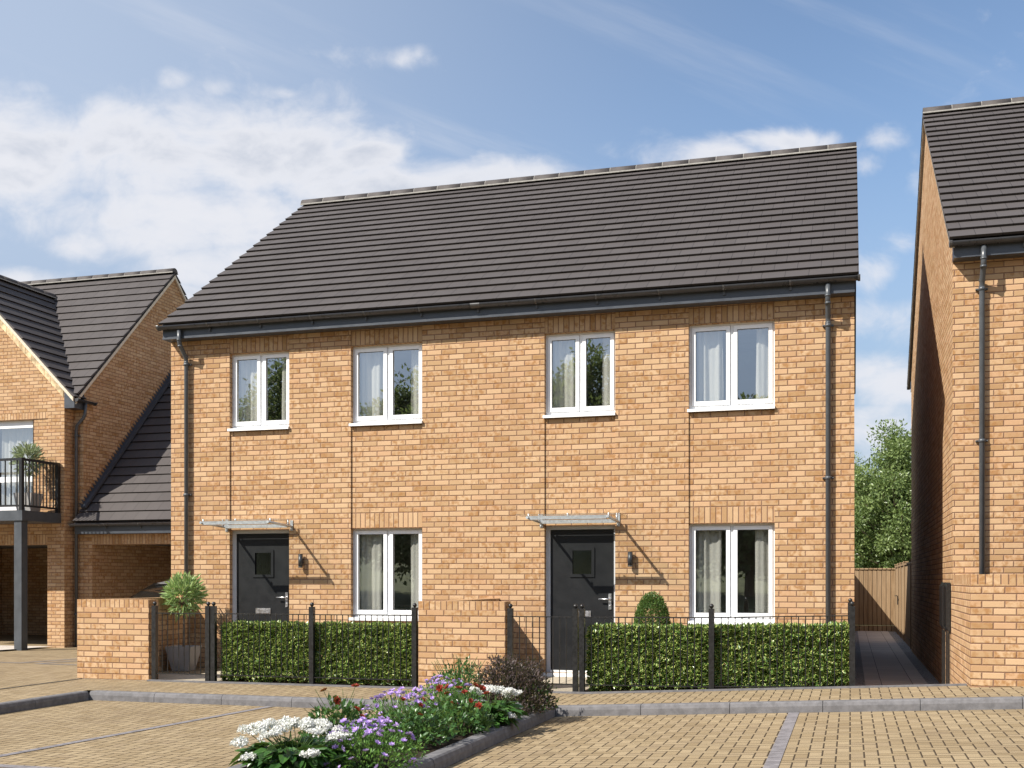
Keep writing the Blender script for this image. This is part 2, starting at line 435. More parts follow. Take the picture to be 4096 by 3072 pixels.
# ------------------------------------------------------------------ masonry with openings
def wallgrid(mb, P, U, Nn, u0, u1, z0, z1, opens=(), rects=(), rev=.1, ub=0.0):
    """P base point, U unit along wall, Nn outward normal. rects: (ua,ub,za,zb,depth,soldier)"""
    P, U, Nn = Vector(P), Vector(U), Vector(Nn); Z = Vector((0,0,1))
    flip = U.cross(Z).dot(Nn) < 0
    def q(a, b, c, d, uv, mi=0):
        pts = [a,b,c,d]
        if flip: pts.reverse(); uv = list(reversed(uv))
        mb.poly(pts, uv, mi)
    us = sorted(set([u0,u1]+[v for r in list(opens)+list(rects) for v in r[:2] if u0 < v < u1]))
    zs = sorted(set([z0,z1]+[v for r in list(opens)+list(rects) for v in r[2:4] if z0 < v < z1]))
    def pt(u, z, d=0): return P+U*u+Z*z-Nn*d
    for a, b in zip(us, us[1:]):
        for c, d in zip(zs, zs[1:]):
            cu, cz = (a+b)/2, (c+d)/2
            if any(r[0] < cu < r[1] and r[2] < cz < r[3] for r in opens): continue
            dep, sol, zb = 0, False, 0
            for r in rects:
                if r[0] < cu < r[1] and r[2] < cz < r[3]: dep, sol, zb = r[4], r[5], r[2]
            if sol: uv = [(z-zb+.0005, u+ub+.025) for u, z in ((a,c),(b,c),(b,d),(a,d))]
            else: uv = [(u+ub, z) for u, z in ((a,c),(b,c),(b,d),(a,d))]
            q(pt(a,c,dep), pt(b,c,dep), pt(b,d,dep), pt(a,d,dep), uv, 1 if sol else 0)
    for r in opens:
        ua, uc, za, zc = r[:4]; uv = lambda h: [(0,za),(rev,za),(rev,zc),(0,zc)]
        q(pt(ua,za), pt(ua,za,rev), pt(ua,zc,rev), pt(ua,zc), uv(0))
        q(pt(uc,za,rev), pt(uc,za), pt(uc,zc), pt(uc,zc,rev), uv(0))
        uvh = [(ua,0),(uc,0),(uc,rev),(ua,rev)]
        q(pt(ua,zc,rev), pt(uc,zc,rev), pt(uc,zc), pt(ua,zc), [(0,ua),(0,uc),(rev,uc),(rev,ua)], 1)
        q(pt(ua,za), pt(uc,za), pt(uc,za,rev), pt(ua,za,rev), uvh)
    seen = {}
    for r in rects:
        if r[4] > 0: seen.setdefault((r[0], r[1], r[4]), []).append((r[2], r[3]))
    for (ua, uc, dep), zz in seen.items():
        za, zc = min(z[0] for z in zz), max(z[1] for z in zz)
        q(pt(ua,za), pt(ua,za,dep), pt(ua,zc,dep), pt(ua,zc), [(0,za),(dep,za),(dep,zc),(0,zc)])
        q(pt(uc,za,dep), pt(uc,za), pt(uc,zc), pt(uc,zc,dep), [(0,za),(dep,za),(dep,zc),(0,zc)])

def roof_slope(mb, A0, along, length, S, p, n, N, th=.036, last=1.0, lfn=None):
    """stepped tile courses: A0 eaves corner, along unit, S unit up-slope, N normal"""
    A0, along, S, N = Vector(A0), Vector(along), Vector(S), Vector(N); e = along*length
    flip = along.cross(S).dot(N) < 0
    def q(pts, uv):
        if flip: pts = pts[::-1]; uv = uv[::-1]
        mb.poly(pts, uv)
    for i in range(n):
        s0 = i*p; s1 = (i+1)*p if i < n-1 else (i+last)*p
        a = A0+S*s0+N*th; b = A0+S*s1+N*.006; a0 = A0+S*(s0+.022)-N*.004
        if lfn is not None: length = lfn((i+.5)/n); e = along*length
        q([a, a+e, b+e, b], [(0,i+.02),(length,i+.02),(length,i+.98),(0,i+.98)])
        q([a0, a0+e, a+e, a], [(0,i+.02),(length,i+.02),(length,i+.04),(0,i+.04)])
        for k, off in ((0, Vector()), (1, e)):
            pts = [a+off, b+off, b-N*.03+off, a0-N*.004+off]
            if k == 1: pts = pts[::-1]
            if flip: pts = pts[::-1]
            mb.poly(pts, [(0.05,i+.3)]*4)
    if lfn is not None: return
    A1 = A0-N*.035; top = S*(p*(n-1+last))
    q([A1+top, A1+top+e, A1+e, A1], [(0,.1)]*4)

def ridge_run(name_parent, A, along, length, r=.125, seg=.47, drop=.02):
    r = .108; seg = .46
    A, along = Vector(A), Vector(along).normalized()
    side = along.cross(Vector((0,0,1))).normalized()
    t = MB(); j = MB(); n = int(round(length/seg)); seg = length/n
    K = 8
    def ring(s, rr): return [A+along*s+side*(math.cos(math.pi*k/K)*rr*1.12)+Vector((0,0,1))*(math.sin(math.pi*k/K)*rr) for k in range(K+1)]
    for i in range(n):
        a, b = ring(i*seg+.006, r), ring((i+1)*seg-.006, r*.985)
        for k in range(K): t.poly([a[k], b[k], b[k+1], a[k+1]], uv=[(0,0)]*4, smooth=True)
        t.poly(a, uv=[(0,0)]*len(a)); t.poly(b[::-1], uv=[(0,0)]*len(b))
        if i:
            a, b = ring(i*seg-.006, r*.975), ring(i*seg+.006, r*.975)
            for k in range(K): j.poly([a[k], b[k], b[k+1], a[k+1]], uv=[(0,0)]*4)
    for sg in (1, -1):
        o = side*(sg*r*1.1)
        P = [A+o-Vector((0,0,.024))+side*(sg*.008), A+o+Vector((0,0,.0))+side*(sg*.002), A+o*.8+Vector((0,0,.0)), A+o*.8-Vector((0,0,.024))]
        j.prism(P, along*length)
    return t, j

def gutter_run(mb, A, along, length, side, r=.056, brk=None, br_step=.9, cap=True):
    """half-round gutter, A centre of the rim line; side = outward horizontal normal"""
    A, along, side = Vector(A), Vector(along).normalized(), Vector(side); Z = Vector((0,0,1)); K = 8
    prof = [A+side*(math.cos(math.pi*k/K)*r)-Z*(math.sin(math.pi*k/K)*r) for k in range(K+1)]
    inner = [A+side*(math.cos(math.pi*k/K)*(r-.006))-Z*(math.sin(math.pi*k/K)*(r-.006)) for k in range(K+1)]
    e = along*length
    for k in range(K):
        mb.poly([prof[k], prof[k+1], prof[k+1]+e, prof[k]+e], smooth=True)
        mb.poly([inner[k+1], inner[k], inner[k]+e, inner[k+1]+e], smooth=True)
    mb.poly([prof[0], prof[0]+e, inner[0]+e, inner[0]]); mb.poly([prof[K]+e, prof[K], inner[K], inner[K]+e])
    if cap:
        for off in (Vector(), e):
            mb.poly([p+off for p in prof])
            c = off+along*(-.012 if off.length < 1e-6 else -.02)
            P = [A+side*(math.cos(math.pi*k/K)*(r+.008))-Z*(math.sin(math.pi*k/K)*(r+.008)) for k in range(K+1)]
            P = [p+c for p in P]+[A+c+Z*.008-side*(r+.006), A+c+Z*.008+side*(r+.006)]
            mb.prism(P, along*.032)
    if brk is not None:
        n = int(length/br_step)
        for i in range(1, n+1):
            c = along*(i*length/(n+1)-.012)
            P = [A+side*(math.cos(math.pi*k/K)*(r+.005))-Z*(math.sin(math.pi*k/K)*(r+.005)) for k in range(K+1)]
            bm_ = MB(); brk.append(bm_)
            for k in range(K): bm_.poly([P[k]+c, P[k+1]+c, P[k+1]+c+along*.024, P[k]+c+along*.024])
            bm_.box(tuple(A+c-side*r-Z*.11), tuple(A+c-side*(r-.02)+along*.024-Z*.02))

def downpipe(house, x, ywall, zt, zb, clips, yg, name='downpipe'):
    p = MB(); r = .034; yw = ywall-.055
    p.tube([(x, yg, zt), (x, yg, zt-.17), (x, yg+.02, zt-.22), (x, yw-.02, zt-.38), (x, yw, zt-.44), (x, yw, zb)], r, 10)
    for z in (zt-.15, zt-.24, zt-.37, zt-.46):
        yy = yg if z > zt-.2 else (yg+.025 if z > zt-.3 else (yw-.015 if z > zt-.4 else yw))
        p.tube([(x, yy, z+.012), (x, yy, z-.012)], r+.006, 10)
    o = p.build(name, M['pipe'], house)
    for z in clips:
        c = MB(); c.tube([(x, yw, z+.02), (x, yw, z-.02)], r+.007, 10)
        c.box((x-.07, ywall-.03, z-.012), (x+.07, ywall-.003, z+.012))
        c.ball((x-.062, ywall-.034, z), .012, 6, 4); c.ball((x+.062, ywall-.034, z), .012, 6, 4)
        c.build('pipe_clip', M['pipe'], o)
    return o

def window_unit(house, x0, x1, z0, z1, y, curt=None, floor=0, rec=.087, sill_y=0.0, sill=True, uv_frame=None):
    """casement pair in an opening of the wall plane y; z0 = sill top"""
    yf = y+rec
    f = MB(); fw = .028; xm = (x0+x1)/2
    def bar(a, b, c, d, dy0=0, dy1=.07, m=f, mi=0): m.box((a, yf+dy0, c), (b, yf+dy1, d), mi)
    bar(x0, x0+fw, z0, z1); bar(x1-fw, x1, z0, z1); bar(x0+fw, x1-fw, z1-fw, z1); bar(x0+fw, x1-fw, z0, z0+.045); bar(xm-.018, xm+.018, z0+.045, z1-fw, .004)
    win = bevel(f.build('window', M['upvc'], house), .004, 2)
    for (a, b) in ((x0+fw+.004, xm-.022), (xm+.022, x1-fw-.004)):
        s = MB(); sw = .052; c, d = z0+.049, z1-fw-.004
        bar(a, a+sw, c, d, -.014, .05, s); bar(b-sw, b, c, d, -.014, .05, s); bar(a+sw, b-sw, d-sw, d, -.014, .05, s); bar(a+sw, b-sw, c, c+sw+.008, -.014, .05, s)
        bevel(s.build('sash', M['upvc'], win), .007, 2)
        g = MB(); a2, b2, c2, d2 = a+sw, b-sw, c+sw+.008, d-sw
        for (p, q, r_, t_) in ((a2,a2+.005,c2,d2),(b2-.005,b2,c2,d2),(a2+.005,b2-.005,d2-.005,d2),(a2+.005,b2-.005,c2,c2+.006)): bar(p,q,r_,t_,.002,.012,g)
        g.build('gasket', M['gasket'], win)
        p = MB(); p.poly([(a2+.004, yf+.014, c2+.005), (b2-.004, yf+.014, c2+.005), (b2-.004, yf+.014, d2-.004), (a2+.004, yf+.014, d2-.004)])
        p.build('pane', M['glass'], win)
    if sill:
        s = MB(); s.hexa([(x0-.014, y-.042, z0-.042), (x1+.004, y-.042, z0-.042), (x1+.004, yf+.01, z0-.042), (x0-.014, yf+.01, z0-.042),
                          (x0-.014, y-.042, z0-.004), (x1+.004, y-.042, z0-.004), (x1+.004, yf+.01, z0+.006), (x0-.014, yf+.01, z0+.006)])
        bevel(s.build('sill', M['upvc'], win), .005, 2)
    r = MB(); ya, yb = yf+.072, yf+2.6; a, b, c, d = x0-.5, x1+.5, z0-.65, z1+.12
    r.poly([(a,yb,c),(b,yb,c),(b,yb,d),(a,yb,d)]); r.poly([(a,ya,c),(a,yb,c),(a,yb,d),(a,ya,d)]); r.poly([(b,yb,c),(b,ya,c),(b,ya,d),(b,yb,d)])
    r.poly([(a,ya,d),(a,yb,d),(b,yb,d),(b,ya,d)]); r.poly([(a,ya,c),(b,ya,c),(b,yb,c),(a,yb,c)])
    r.poly([(a,ya,c),(x0+.001,ya,c),(x0+.001,ya,d),(a,ya,d)]); r.poly([(x1-.001,ya,c),(b,ya,c),(b,ya,d),(x1-.001,ya,d)])
    r.poly([(x0,ya,c),(x1,ya,c),(x1,ya,z0+.01),(x0,ya,z0+.01)]); r.poly([(x0,ya,z1-.01),(x1,ya,z1-.01),(x1,ya,d),(x0,ya,d)])
    r.build('room', M['room'], win)
    return win

def curtain(xa, xb, y, z0, z1, label, seed, group='curtains inside the windows'):
    rnd = random.Random(seed); mb = MB(); n = 60; ph = rnd.random()*6; k = 8*(xb-xa)/.28*rnd.uniform(.9,1.1)
    zs = [z0, z0+(z1-z0)*.5, z0+(z1-z0)*.9, z1]
    def pt(i, z, w):
        s = i/n; x = xa+(xb-xa)*s
        dy = .022*math.sin(s*k+ph+.4*math.sin(s*7+ph))*w+.010*math.sin(s*k*2.3+ph)
        return (x+.006*math.sin(z*3+s*9), y+dy, z)
    for i in range(n):
        for zi in range(3):
            w0, w1 = (1.15, 1, .8, .55)[zi], (1.15, 1, .8, .55)[zi+1]
            mb.poly([pt(i,zs[zi],w0), pt(i+1,zs[zi],w0), pt(i+1,zs[zi+1],w1), pt(i,zs[zi+1],w1)], uv=[(0,0)]*4, smooth=True)
    o = mb.build('curtain', M['curtain'], None, ((xa+xb)/2, y, z0))
    return tag(o, label, 'curtain', group)

def front_door(house, x0, x1, zt, y, zb=0.0):
    yf = y+.087; f = MB(); w = .062
    f.box((x0,yf,zb), (x0+w,yf+.07,zt)); f.box((x1-.035,yf,zb), (x1,yf+.07,zt)); f.box((x0+w,yf,zt-.052), (x1-.035,yf+.07,zt))
    fr = bevel(f.build('door_frame', M['doorframe'], house), .004)
    s = MB(); s.box((x0-.03,y-.05,zb-.055), (x1+.02,yf+.07,zb-.002)); s.box((x0+w,yf-.01,zb+.001), (x1-.035,yf+.05,zb+.03))
    bevel(s.build('threshold', M['upvc'], fr), .005)
    a, b, c, d = x0+w+.003, x1-.038, zb+.034, zt-.055; cx = a+(b-a)*.5
    gx0, gx1, gz0, gz1 = cx-.165, cx+.165, 1.345, 1.735
    p = MB(); py0, py1 = yf+.018, yf+.062
    for (q0,q1,r0,r1) in ((a,gx0,c,d),(gx1,b,c,d),(gx0,gx1,c,gz0),(gx0,gx1,gz1,d)): p.box((q0,py0,r0),(q1,py1,r1))
    dr = p.build('door', M['door'], house)
    m = MB()
    for (q0,q1,r0,r1) in ((gx0-.012,gx0+.03,gz0-.012,gz1+.012),(gx1-.03,gx1+.012,gz0-.012,gz1+.012),(gx0+.03,gx1-.03,gz1-.03,gz1+.012),(gx0+.03,gx1-.03,gz0-.012,gz0+.03)):
        m.box((q0,py0-.014,r0),(q1,py0-.0005,r1))
    bevel(m.build('window_surround', M['door'], dr), .006)
    g = MB(); g.poly([(gx0,py0+.01,gz0),(gx1,py0+.01,gz0),(gx1,py0+.01,gz1),(gx0,py0+.01,gz1)]); g.build('pane', M['obscure'], dr)
    bk = MB(); bk.box((a-.02,yf+1.0,c),(b+.02,yf+1.05,d)); bk.poly([(a-.02,yf+.075,c),(a-.02,yf+1,c),(a-.02,yf+1,d),(a-.02,yf+.075,d)]); bk.poly([(b+.02,yf+1,c),(b+.02,yf+.075,c),(b+.02,yf+.075,d),(b+.02,yf+1,d)])
    bk.poly([(a-.02,yf+.075,d),(a-.02,yf+1,d),(b+.02,yf+1,d),(b+.02,yf+.075,d)]); bk.poly([(a-.02,yf+.075,c),(b+.02,yf+.075,c),(b+.02,yf+1,c),(a-.02,yf+1,c)])
    bk.build('hallway', M['hall'], fr)
    h = MB(); hx = b-.055
    h.box((hx-.02,py0-.012,.885),(hx+.02,py0-.0005,1.105)); h.tube([(hx,py0-.01,1.03),(hx,py0-.055,1.03),(hx-.03,py0-.06,1.03),(hx-.15,py0-.055,1.028)], .010, 8)
    h.ball((hx,py0-.014,.94), .008, 8, 5)
    h.build('handle', M['chrome'], dr)
    l = MB(); l.box((cx-.125,py0-.010,.775),(cx+.125,py0-.0005,.865)); l.box((cx-.10,py0-.016,.79),(cx+.10,py0-.0105,.85))
    bevel(l.build('letter_plate', M['chrome'], dr), .004)
    return dr

def canopy(house, xa, xb, y, z=2.085):
    """flat glass canopy on two rods"""
    c = MB(); c.box((xa-.16, y-.80, z+.075), (xb+.17, y-.02, z+.087))
    cn = c.build('door_canopy', M['canopyglass'], house)
    for x in (xa, xb):
        b = MB(); b.tube([(x, y-.006, z-.002), (x, y-.03, z+.01), (x, y-.74, z+.045)], .019, 10)
        b.box((x-.022, y-.012, z-.055), (x+.022, y-.0005, z+.095)); b.ball((x, y-.016, z-.035), .010, 8, 5)
        for yy in (-.12, -.66): b.tube([(x, y+yy, z+.03), (x, y+yy, z+.098)], .013, 8)
        b.build('bracket', M['alu'], cn)
    for yy, zz in ((-.70, .040), (-.10, .014)):
        r = MB(); r.box((xa+.018, y+yy-.016, z+zz-.024), (xb-.018, y+yy+.030, z+zz+.024)); bevel(r.build('rail', M['alu'], cn), .005)
    k = MB(); xm = (xa+xb)/2
    k.tube([(xm, y-.69, z+.055), (xm, y-.69, z+.098)], .013, 8); k.build('glass_fixing', M['alu'], cn)
    return cn

def wall_light(house, x, y, z=1.576):
    l = MB(); r = .034; yc = y-.062
    l.tube([(x,yc,z-.085),(x,yc,z+.085)], r, 14); l.box((x-.02,y-.035,z-.04),(x+.02,y-.0005,z+.04))
    l.tube([(x,yc,z+.089),(x,yc,z+.101)], r, 14); l.tube([(x,yc,z-.101),(x,yc,z-.089)], r, 14)
    o = l.build('wall_light', M['light_dark'], house)
    for zr in (.087, -.087):
        q = MB(); q.tube([(x,yc,z+zr-.0018),(x,yc,z+zr+.0018)], r-.003, 14); q.build('light_ring', M['alu'], o)

# ================================================================== SETTING
def sstep(x, a, b):
    t = min(1, max(0, (x-a)/(b-a))); return t*t*(3-2*t)
def hup(x, y):
    z = -.05+.05*min(8, max(0, x+3.0))
    wl = 1-sstep(x, -10.4, -9.9)
    z -= .11*sstep(y, -2, 5)*wl
    z -= .10*(1-sstep(y, -6.6, -3.9))*(1-sstep(x, -9.3, -8.8))
    return z
def hpark(x, y): return -.155+.05*min(8, max(0, x+3.0))
def sheet(name, mat, xs, ys, hf, off=0.0, kind='structure'):
    mb = MB()
    for a, b in zip(xs, xs[1:]):
        for c, d in zip(ys, ys[1:]):
            mb.poly([(x, y, hf(x,y)+off) for x, y in ((a,c),(b,c),(b,d),(a,d))], uv=[(a,c),(b,c),(b,d),(a,d)])
    return tag(mb.build(name, mat), kind=kind)
def lin(a, b, n): return [a+(b-a)*i/n for i in range(n+1)]

g = MB(); g.poly([(-700,-700,-.5),(700,-700,-.5),(700,900,-.5),(-700,900,-.5)]); tag(g.build('ground', M['ground']), kind='structure')
KY = -3.68; KX = -8.80; FY = -2.2
sheet('pavement', M['paver'], lin(-8.8,-3,12)+lin(-3,5,8)[1:]+lin(5,30,4)[1:], [KY+.13, FY-.03], hup)
sheet('driveway', M['paver'], lin(-45,-10.5,20)+lin(-10.4,-9.9,6)+[-9.6,-9.3,-9.1,-8.95,KX-.12], lin(-14,-7,3)+lin(-6.6,-3.55,10)+lin(-3.2,5,14)+lin(5,13,3)[1:], hup)
sheet('driveway_apron', M['paver'], [KX-.12, KX], [KY+.13, FY-.03], hup)
sheet('parking', M['paver'], [KX, -6, -3]+lin(-3,5,8)[1:]+[30], [-60,-14,KY], hpark)
sheet('garden_path', M['slab'], [-10.1,-6,-3]+lin(-3,.05,5)[1:], [FY-.03, .0], lambda x, y: hup(x,y)+.002)

def kerb_line(name, pts, hf, w=.125, h=.105, seg=.915, side=1):
    """stones along a polyline; pts (x,y): the face line; body lies to 'side' of the travel direction"""
    mb = MB()
    for (x0,y0),(x1,y1) in zip(pts, pts[1:]):
        d = Vector((x1-x0, y1-y0, 0)); L = d.length; d.normalize(); nrm = Vector((-d.y, d.x, 0))*side
        n = max(1, round(L/seg)); s = L/n
        for i in range(n):
            P = []
            for (t_, ins) in ((i*s+.003, 0), ((i+1)*s-.003, 0)):
                c = Vector((x0,y0,0))+d*t_; z = hf(c.x+nrm.x*.06, c.y+nrm.y*.06)
                prof = [(0,-.2),(0,.0+(-.045)),(.012,-.012),(.028,.0),(w,.0),(w,-.2)]
                P.append([c+nrm*a+Vector((0,0,z+b+.004)) for a, b in prof])
            a, b = P
            for k in range(6):
                q = [a[k], b[k], b[(k+1)%6], a[(k+1)%6]]
                mb.poly(q[::-1] if side > 0 else q, uv=[(0,0)]*4)
            mb.poly(a if side > 0 else a[::-1]); mb.poly(b[::-1] if side > 0 else b)
    return tag(mb.build(name, M['kerb']), kind='structure')
kerb_line('kerb', [(KX,KY),(-4.30,KY)], hup)
kerb_line('kerb', [(-3.0,KY),(4.3,KY),(12,KY)], hup)
kerb_line('kerb', [(KX,KY+.0),(KX,-14)], hup, side=-1)
hbed = lambda x, y: -.05
kerb_line('kerb', [(-3.0,KY),(-3.0,-11)], hbed, side=-1)
kerb_line('kerb', [(-4.30,-11),(-4.30,KY)], hbed, side=-1)
mb = MB()
for i in range(12):
    for j in range(40):
        xs = [-4.18+1.06*k/12 for k in (i,i+1)]; ys = [-11+7.32*k/40 for k in (j,j+1)]
        f_ = lambda x, y: -.085+.05*(1-((x+3.65)/.55)**2)*.6+.018*mnoise.noise(Vector((x*9,y*9,0)))
        mb.poly([(x,y,f_(x,y)) for x, y in ((xs[0],ys[0]),(xs[1],ys[0]),(xs[1],ys[1]),(xs[0],ys[1]))], smooth=True)
tag(mb.build('flower_bed_soil', M['soil']), kind='structure')
# sett lines dividing the bays, laid just above the blocks
def setts(name, a, b, w, hf):
    mb = MB(); a, b = Vector((*a,0)), Vector((*b,0)); d = (b-a); L = d.length; d.normalize(); nr = Vector((-d.y,d.x,0))
    n = int(L/.1); s = L/n
    for i in range(n):
        c0, c1 = a+d*(i*s+.002), a+d*((i+1)*s-.002)
        q = [c0-nr*w/2, c1-nr*w/2, c1+nr*w/2, c0+nr*w/2]
        mb.poly([(p.x,p.y,hf(p.x,p.y)+.005) for p in q])
    return tag(mb.build(name, M['sett']), kind='structure')
setts('parking_line', (-.54,KY-.005), (-.54,-14), .105, hpark)
setts('parking_line', (-6.36,KY-.005), (-6.74,-8.0), .085, hpark)
setts('parking_line', (-12,-8.02), (-4.6,-8.02), .12, hpark)
setts('driveway_line', (-45,.28), (-13.06,.28), .10, hup)
setts('driveway_line', (-13.1,.22), (-13.25,5.0), .10, hup)
setts('driveway_line', (-12.75,.2), (-10.3,.0), .10, hup)
setts('driveway_line', (-12.7,.26), (-12.75,5.0), .09, hup)
sheet('patio', M['pathslab'], [-30,-16.35], [3.2,5.15], lambda x, y: hup(-11,y)+.03)
mb = MB(); mb.hexa([(-10.02,-12,-.25),(-9.98,-12,-.25),(-9.98,-2.22,-.05),(-10.02,-2.22,-.05),(-10.02,-12,hup(-10.3,-12)+.008),(-9.98,-12,hup(-10.3,-12)+.008),(-9.98,-2.22,-.042),(-10.02,-2.22,-.042)])
mb = MB()
for y0, y1 in zip(lin(-12,FY-.02,16), lin(-12,FY-.02,16)[1:]):
    mb.poly([(x,y,hup(x,y)+.007) for x, y in ((-10.03,y0),(-9.985,y0),(-9.985,y1),(-10.03,y1))])
tag(mb.build('drain_channel', M['gasket']), kind='structure')
# concrete edging along the front of the gardens
mb = MB(); xs = [-8.9,-3.0,-2,-1,0,.1]
for a, b in zip([-8.95]+lin(-3,1.2,5), lin(-3,1.2,5)):
    mb.hexa([(a,FY-.085,-.3),(b,FY-.085,-.3),(b,FY-.03,-.3),(a,FY-.03,-.3),(a,FY-.085,hup(a,0)+.02),(b,FY-.085,hup(b,0)+.02),(b,FY-.03,hup(b,0)+.02),(a,FY-.03,hup(a,0)+.02)])
tag(mb.build('edging', M['kerb']), kind='structure')
# alley between the houses: falls from the pavement to the back gardens
def halley(x, y):
    if y < FY: return hup(x, y)
    return .085-.255*sstep(y, FY, 1.2)-.0018*max(0, y-1.2)
ya = [FY-.03, -1.6,-1,-.4,.2,.8,1.4]+lin(3,20,8)
sheet('alley_path', M['pathslab'], [.20, 1.04], ya, lambda x, y: halley(x,y)+.006)
sheet('alley_gravel', M['gravel'], [.0, 1.3], ya, halley)
for i, (a, b) in enumerate(((-8.0,-5.16),(-3.08,-.02))):
    sheet('hedge_soil', M['soil'], lin(a,b,8), [FY-.028,-1.45], lambda x, y: hup(x,y)+.012+.008*mnoise.noise(Vector((x*7,y*7,3))))

# ================================================================== MAIN HOUSE
HX0, HX1, HB = -10.08, .05, 9.0
SOF = 4.972
house = thing('brick_house', (-5.0,4.5,-.05), 'wide buff brick pair of homes with two black front doors and one dark tiled roof', 'house')
WU = [(-9.06,-8.055),(-7.05,-5.925),(-4.10,-3.095),(-2.09,-.957)]
doors = [(-9.06,-8.055),(-4.10,-3.095)]; gw = [(-7.05,-5.925),(-2.09,-.957)]
opens = [(a,b,3.553,4.735) for a,b in WU]+[(a,b,.0,2.05) for a,b in doors]+[(a,b,.70,2.05) for a,b in gw]
rects = [(a,b,4.735,SOF,.012,True) for a,b in WU]+[(a,b,2.05,3.553,.022,False) for a,b in doors]+[(a,b,2.275,3.553,.022,False) for a,b in gw]+[(a,b,2.05,2.275,.022,True) for a,b in gw]
rects += [(a,b,.475,.70,.0,True) for a,b in gw]
w = MB()
wallgrid(w, (0,0,0), (1,0,0), (0,-1,0), HX0, HX1, -.3, SOF+.05, opens, rects, .16)
wallgrid(w, (HX1,0,0), (0,1,0), (1,0,0), 0, HB, -.5, SOF+.05)
wallgrid(w, (HX0,0,0), (0,1,0), (-1,0,0), 0, HB, -.5, SOF+.05)
wallgrid(w, (0,HB,0), (1,0,0), (0,1,0), HX0, HX1, -.5, SOF+.05)
EY, EZ, RY, RZ = -.285, 5.175, 4.5, 8.50
for x in (HX0, HX1):
    tri = [(x,0,SOF+.05),(x,HB,SOF+.05),(x,HB,5.25),(x,RY,RZ-.06),(x,0,5.25)]
    w.poly(tri if x > -5 else tri[::-1])
w.build('wall', [M['brick'], M['soldier']], house)
def house_roof(house, x0, x1, ey, ez, ry, rz, n, yb, ezb):
    S = Vector((0, ry-ey, rz-ez)); L = S.length; S.normalize(); N = Vector((0,-S.z,S.y)); r = MB()
    roof_slope(r, (x0,ey,ez), (1,0,0), x1-x0, S, L/n, n, N)
    S2 = Vector((0, ry-yb, rz-ezb)); L2 = S2.length; S2.normalize(); N2 = Vector((0,-S2.z,S2.y));
    if N2.z < 0: N2 = -N2
    roof_slope(r, (x0,yb,ezb), (1,0,0), x1-x0, S2, L2/n, n, N2)
    rf = r.build('roof', M['tile'], house)
    t, j = ridge_run(None, (x0,ry,rz+.005), (1,0,0), x1-x0)
    t.build('ridge', M['ridge'], rf); j.build('mortar_bedding', M['mortar'], rf)
    return rf
rf = house_roof(house, -10.11, .105, EY, EZ, RY, RZ, 20, HB-EY, EZ)
f = MB(); f.box((HX0-.005,-.21,SOF-.002),(HX1+.005,-.001,SOF+.195)); f.box((HX0-.005,-.222,SOF-.004),(HX1+.005,-.2105,SOF+.03))
f.build('fascia', M['fascia'], house)
gt, gb = MB(), []; gutter_run(gt, (-10.115,-.272,5.155), (1,0,0), 10.225, (0,-1,0), brk=gb)
for x in (-6.05,): pass
go = gt.build('gutter', M['gutter'], house); [q_.build('gutter_bracket', M['gutter'], go) for q_ in gb]
un = MB(); gutter_run(un, (-5.09,-.272,5.155), (1,0,0), .14, (0,-1,0), r=.063, cap=False); un.build('gutter_union', M['gutter'], go)
downpipe(house, -9.775, 0, 5.09, -.1, (4.60, 2.60), -.25)
downpipe(house, -.276, 0, 5.09, -.1, (4.60, 2.62), -.25)
names = ['above the left door', 'above the left ground floor window', 'above the right door', 'upstairs at the far right of the wide house']
wn_ = ['upstairs window above the left front door', 'upstairs window above the ground floor window of the left home', 'upstairs window above the right front door', 'upstairs window nearest the right hand downpipe']
for k, (a, b) in enumerate(WU):
    window_unit(house, a, b, 3.595, 4.735, 0)
    W_ = b-a
    curtain(a+.06, a+W_*.385, .205, 3.0, 4.80, 'pale curtain at left of '+wn_[k], 10+k)
    curtain(b-W_*.225, b-.04, .205, 3.0, 4.80, 'pale curtain at right of '+wn_[k], 30+k)
gn_ = ['ground floor window beside the left front door', 'ground floor window beside the right front door']
for k, (a, b) in enumerate(gw):
    window_unit(house, a, b, .742, 2.05, 0)
    W_ = b-a
    curtain(a+.06, a+W_*.365, .205, .1, 2.12, 'pale curtain at left of '+gn_[k], 50+k)
    curtain(b-W_*.235, b-.04, .205, .1, 2.12, 'pale curtain at right of '+gn_[k], 60+k)
for a, b in doors:
    front_door(house, a, b, 2.05, 0)
    canopy(house, a-.045, b+.045, 0)
    wall_light(house, b+.22, 0)

# ================================================================== RIGHT HOUSE
RX0, RX1, RFY, RBY = 1.215, 12.0, -.33, 9.65
rh = thing('brick_house', (6.5,4.6,.1), 'buff brick house at right edge of the photo, its windowless gable shaded beside the alley', 'house')
RS = 5.225
w = MB()
wallgrid(w, (0,RFY,0), (1,0,0), (0,-1,0), RX0, RX1, -.4, RS+.05, ub=.0)
wallgrid(w, (RX0,0,0), (0,1,0), (-1,0,0), RFY, RBY, -.5, RS+.05, ub=-.33)
wallgrid(w, (RX1,0,0), (0,1,0), (1,0,0), RFY, RBY, -.5, RS+.05)
wallgrid(w, (0,RBY,0), (1,0,0), (0,1,0), RX0, RX1, -.5, RS+.05)
REY, REZ, RRY, RRZ = RFY-.285, 5.43, 4.80, 9.06
for x in (RX0, RX1):
    tri = [(x,RFY,RS+.05),(x,RBY,RS+.05),(x,RBY,5.50),(x,RRY,RRZ-.08),(x,RFY,5.50)]
    w.poly(tri if x > 5 else tri[::-1])
w.build('wall', [M['brick'], M['soldier']], rh)
house_roof(rh, RX0-.06, RX1+.06, REY, REZ, RRY, RRZ, 21, 2*RRY-REY, REZ)
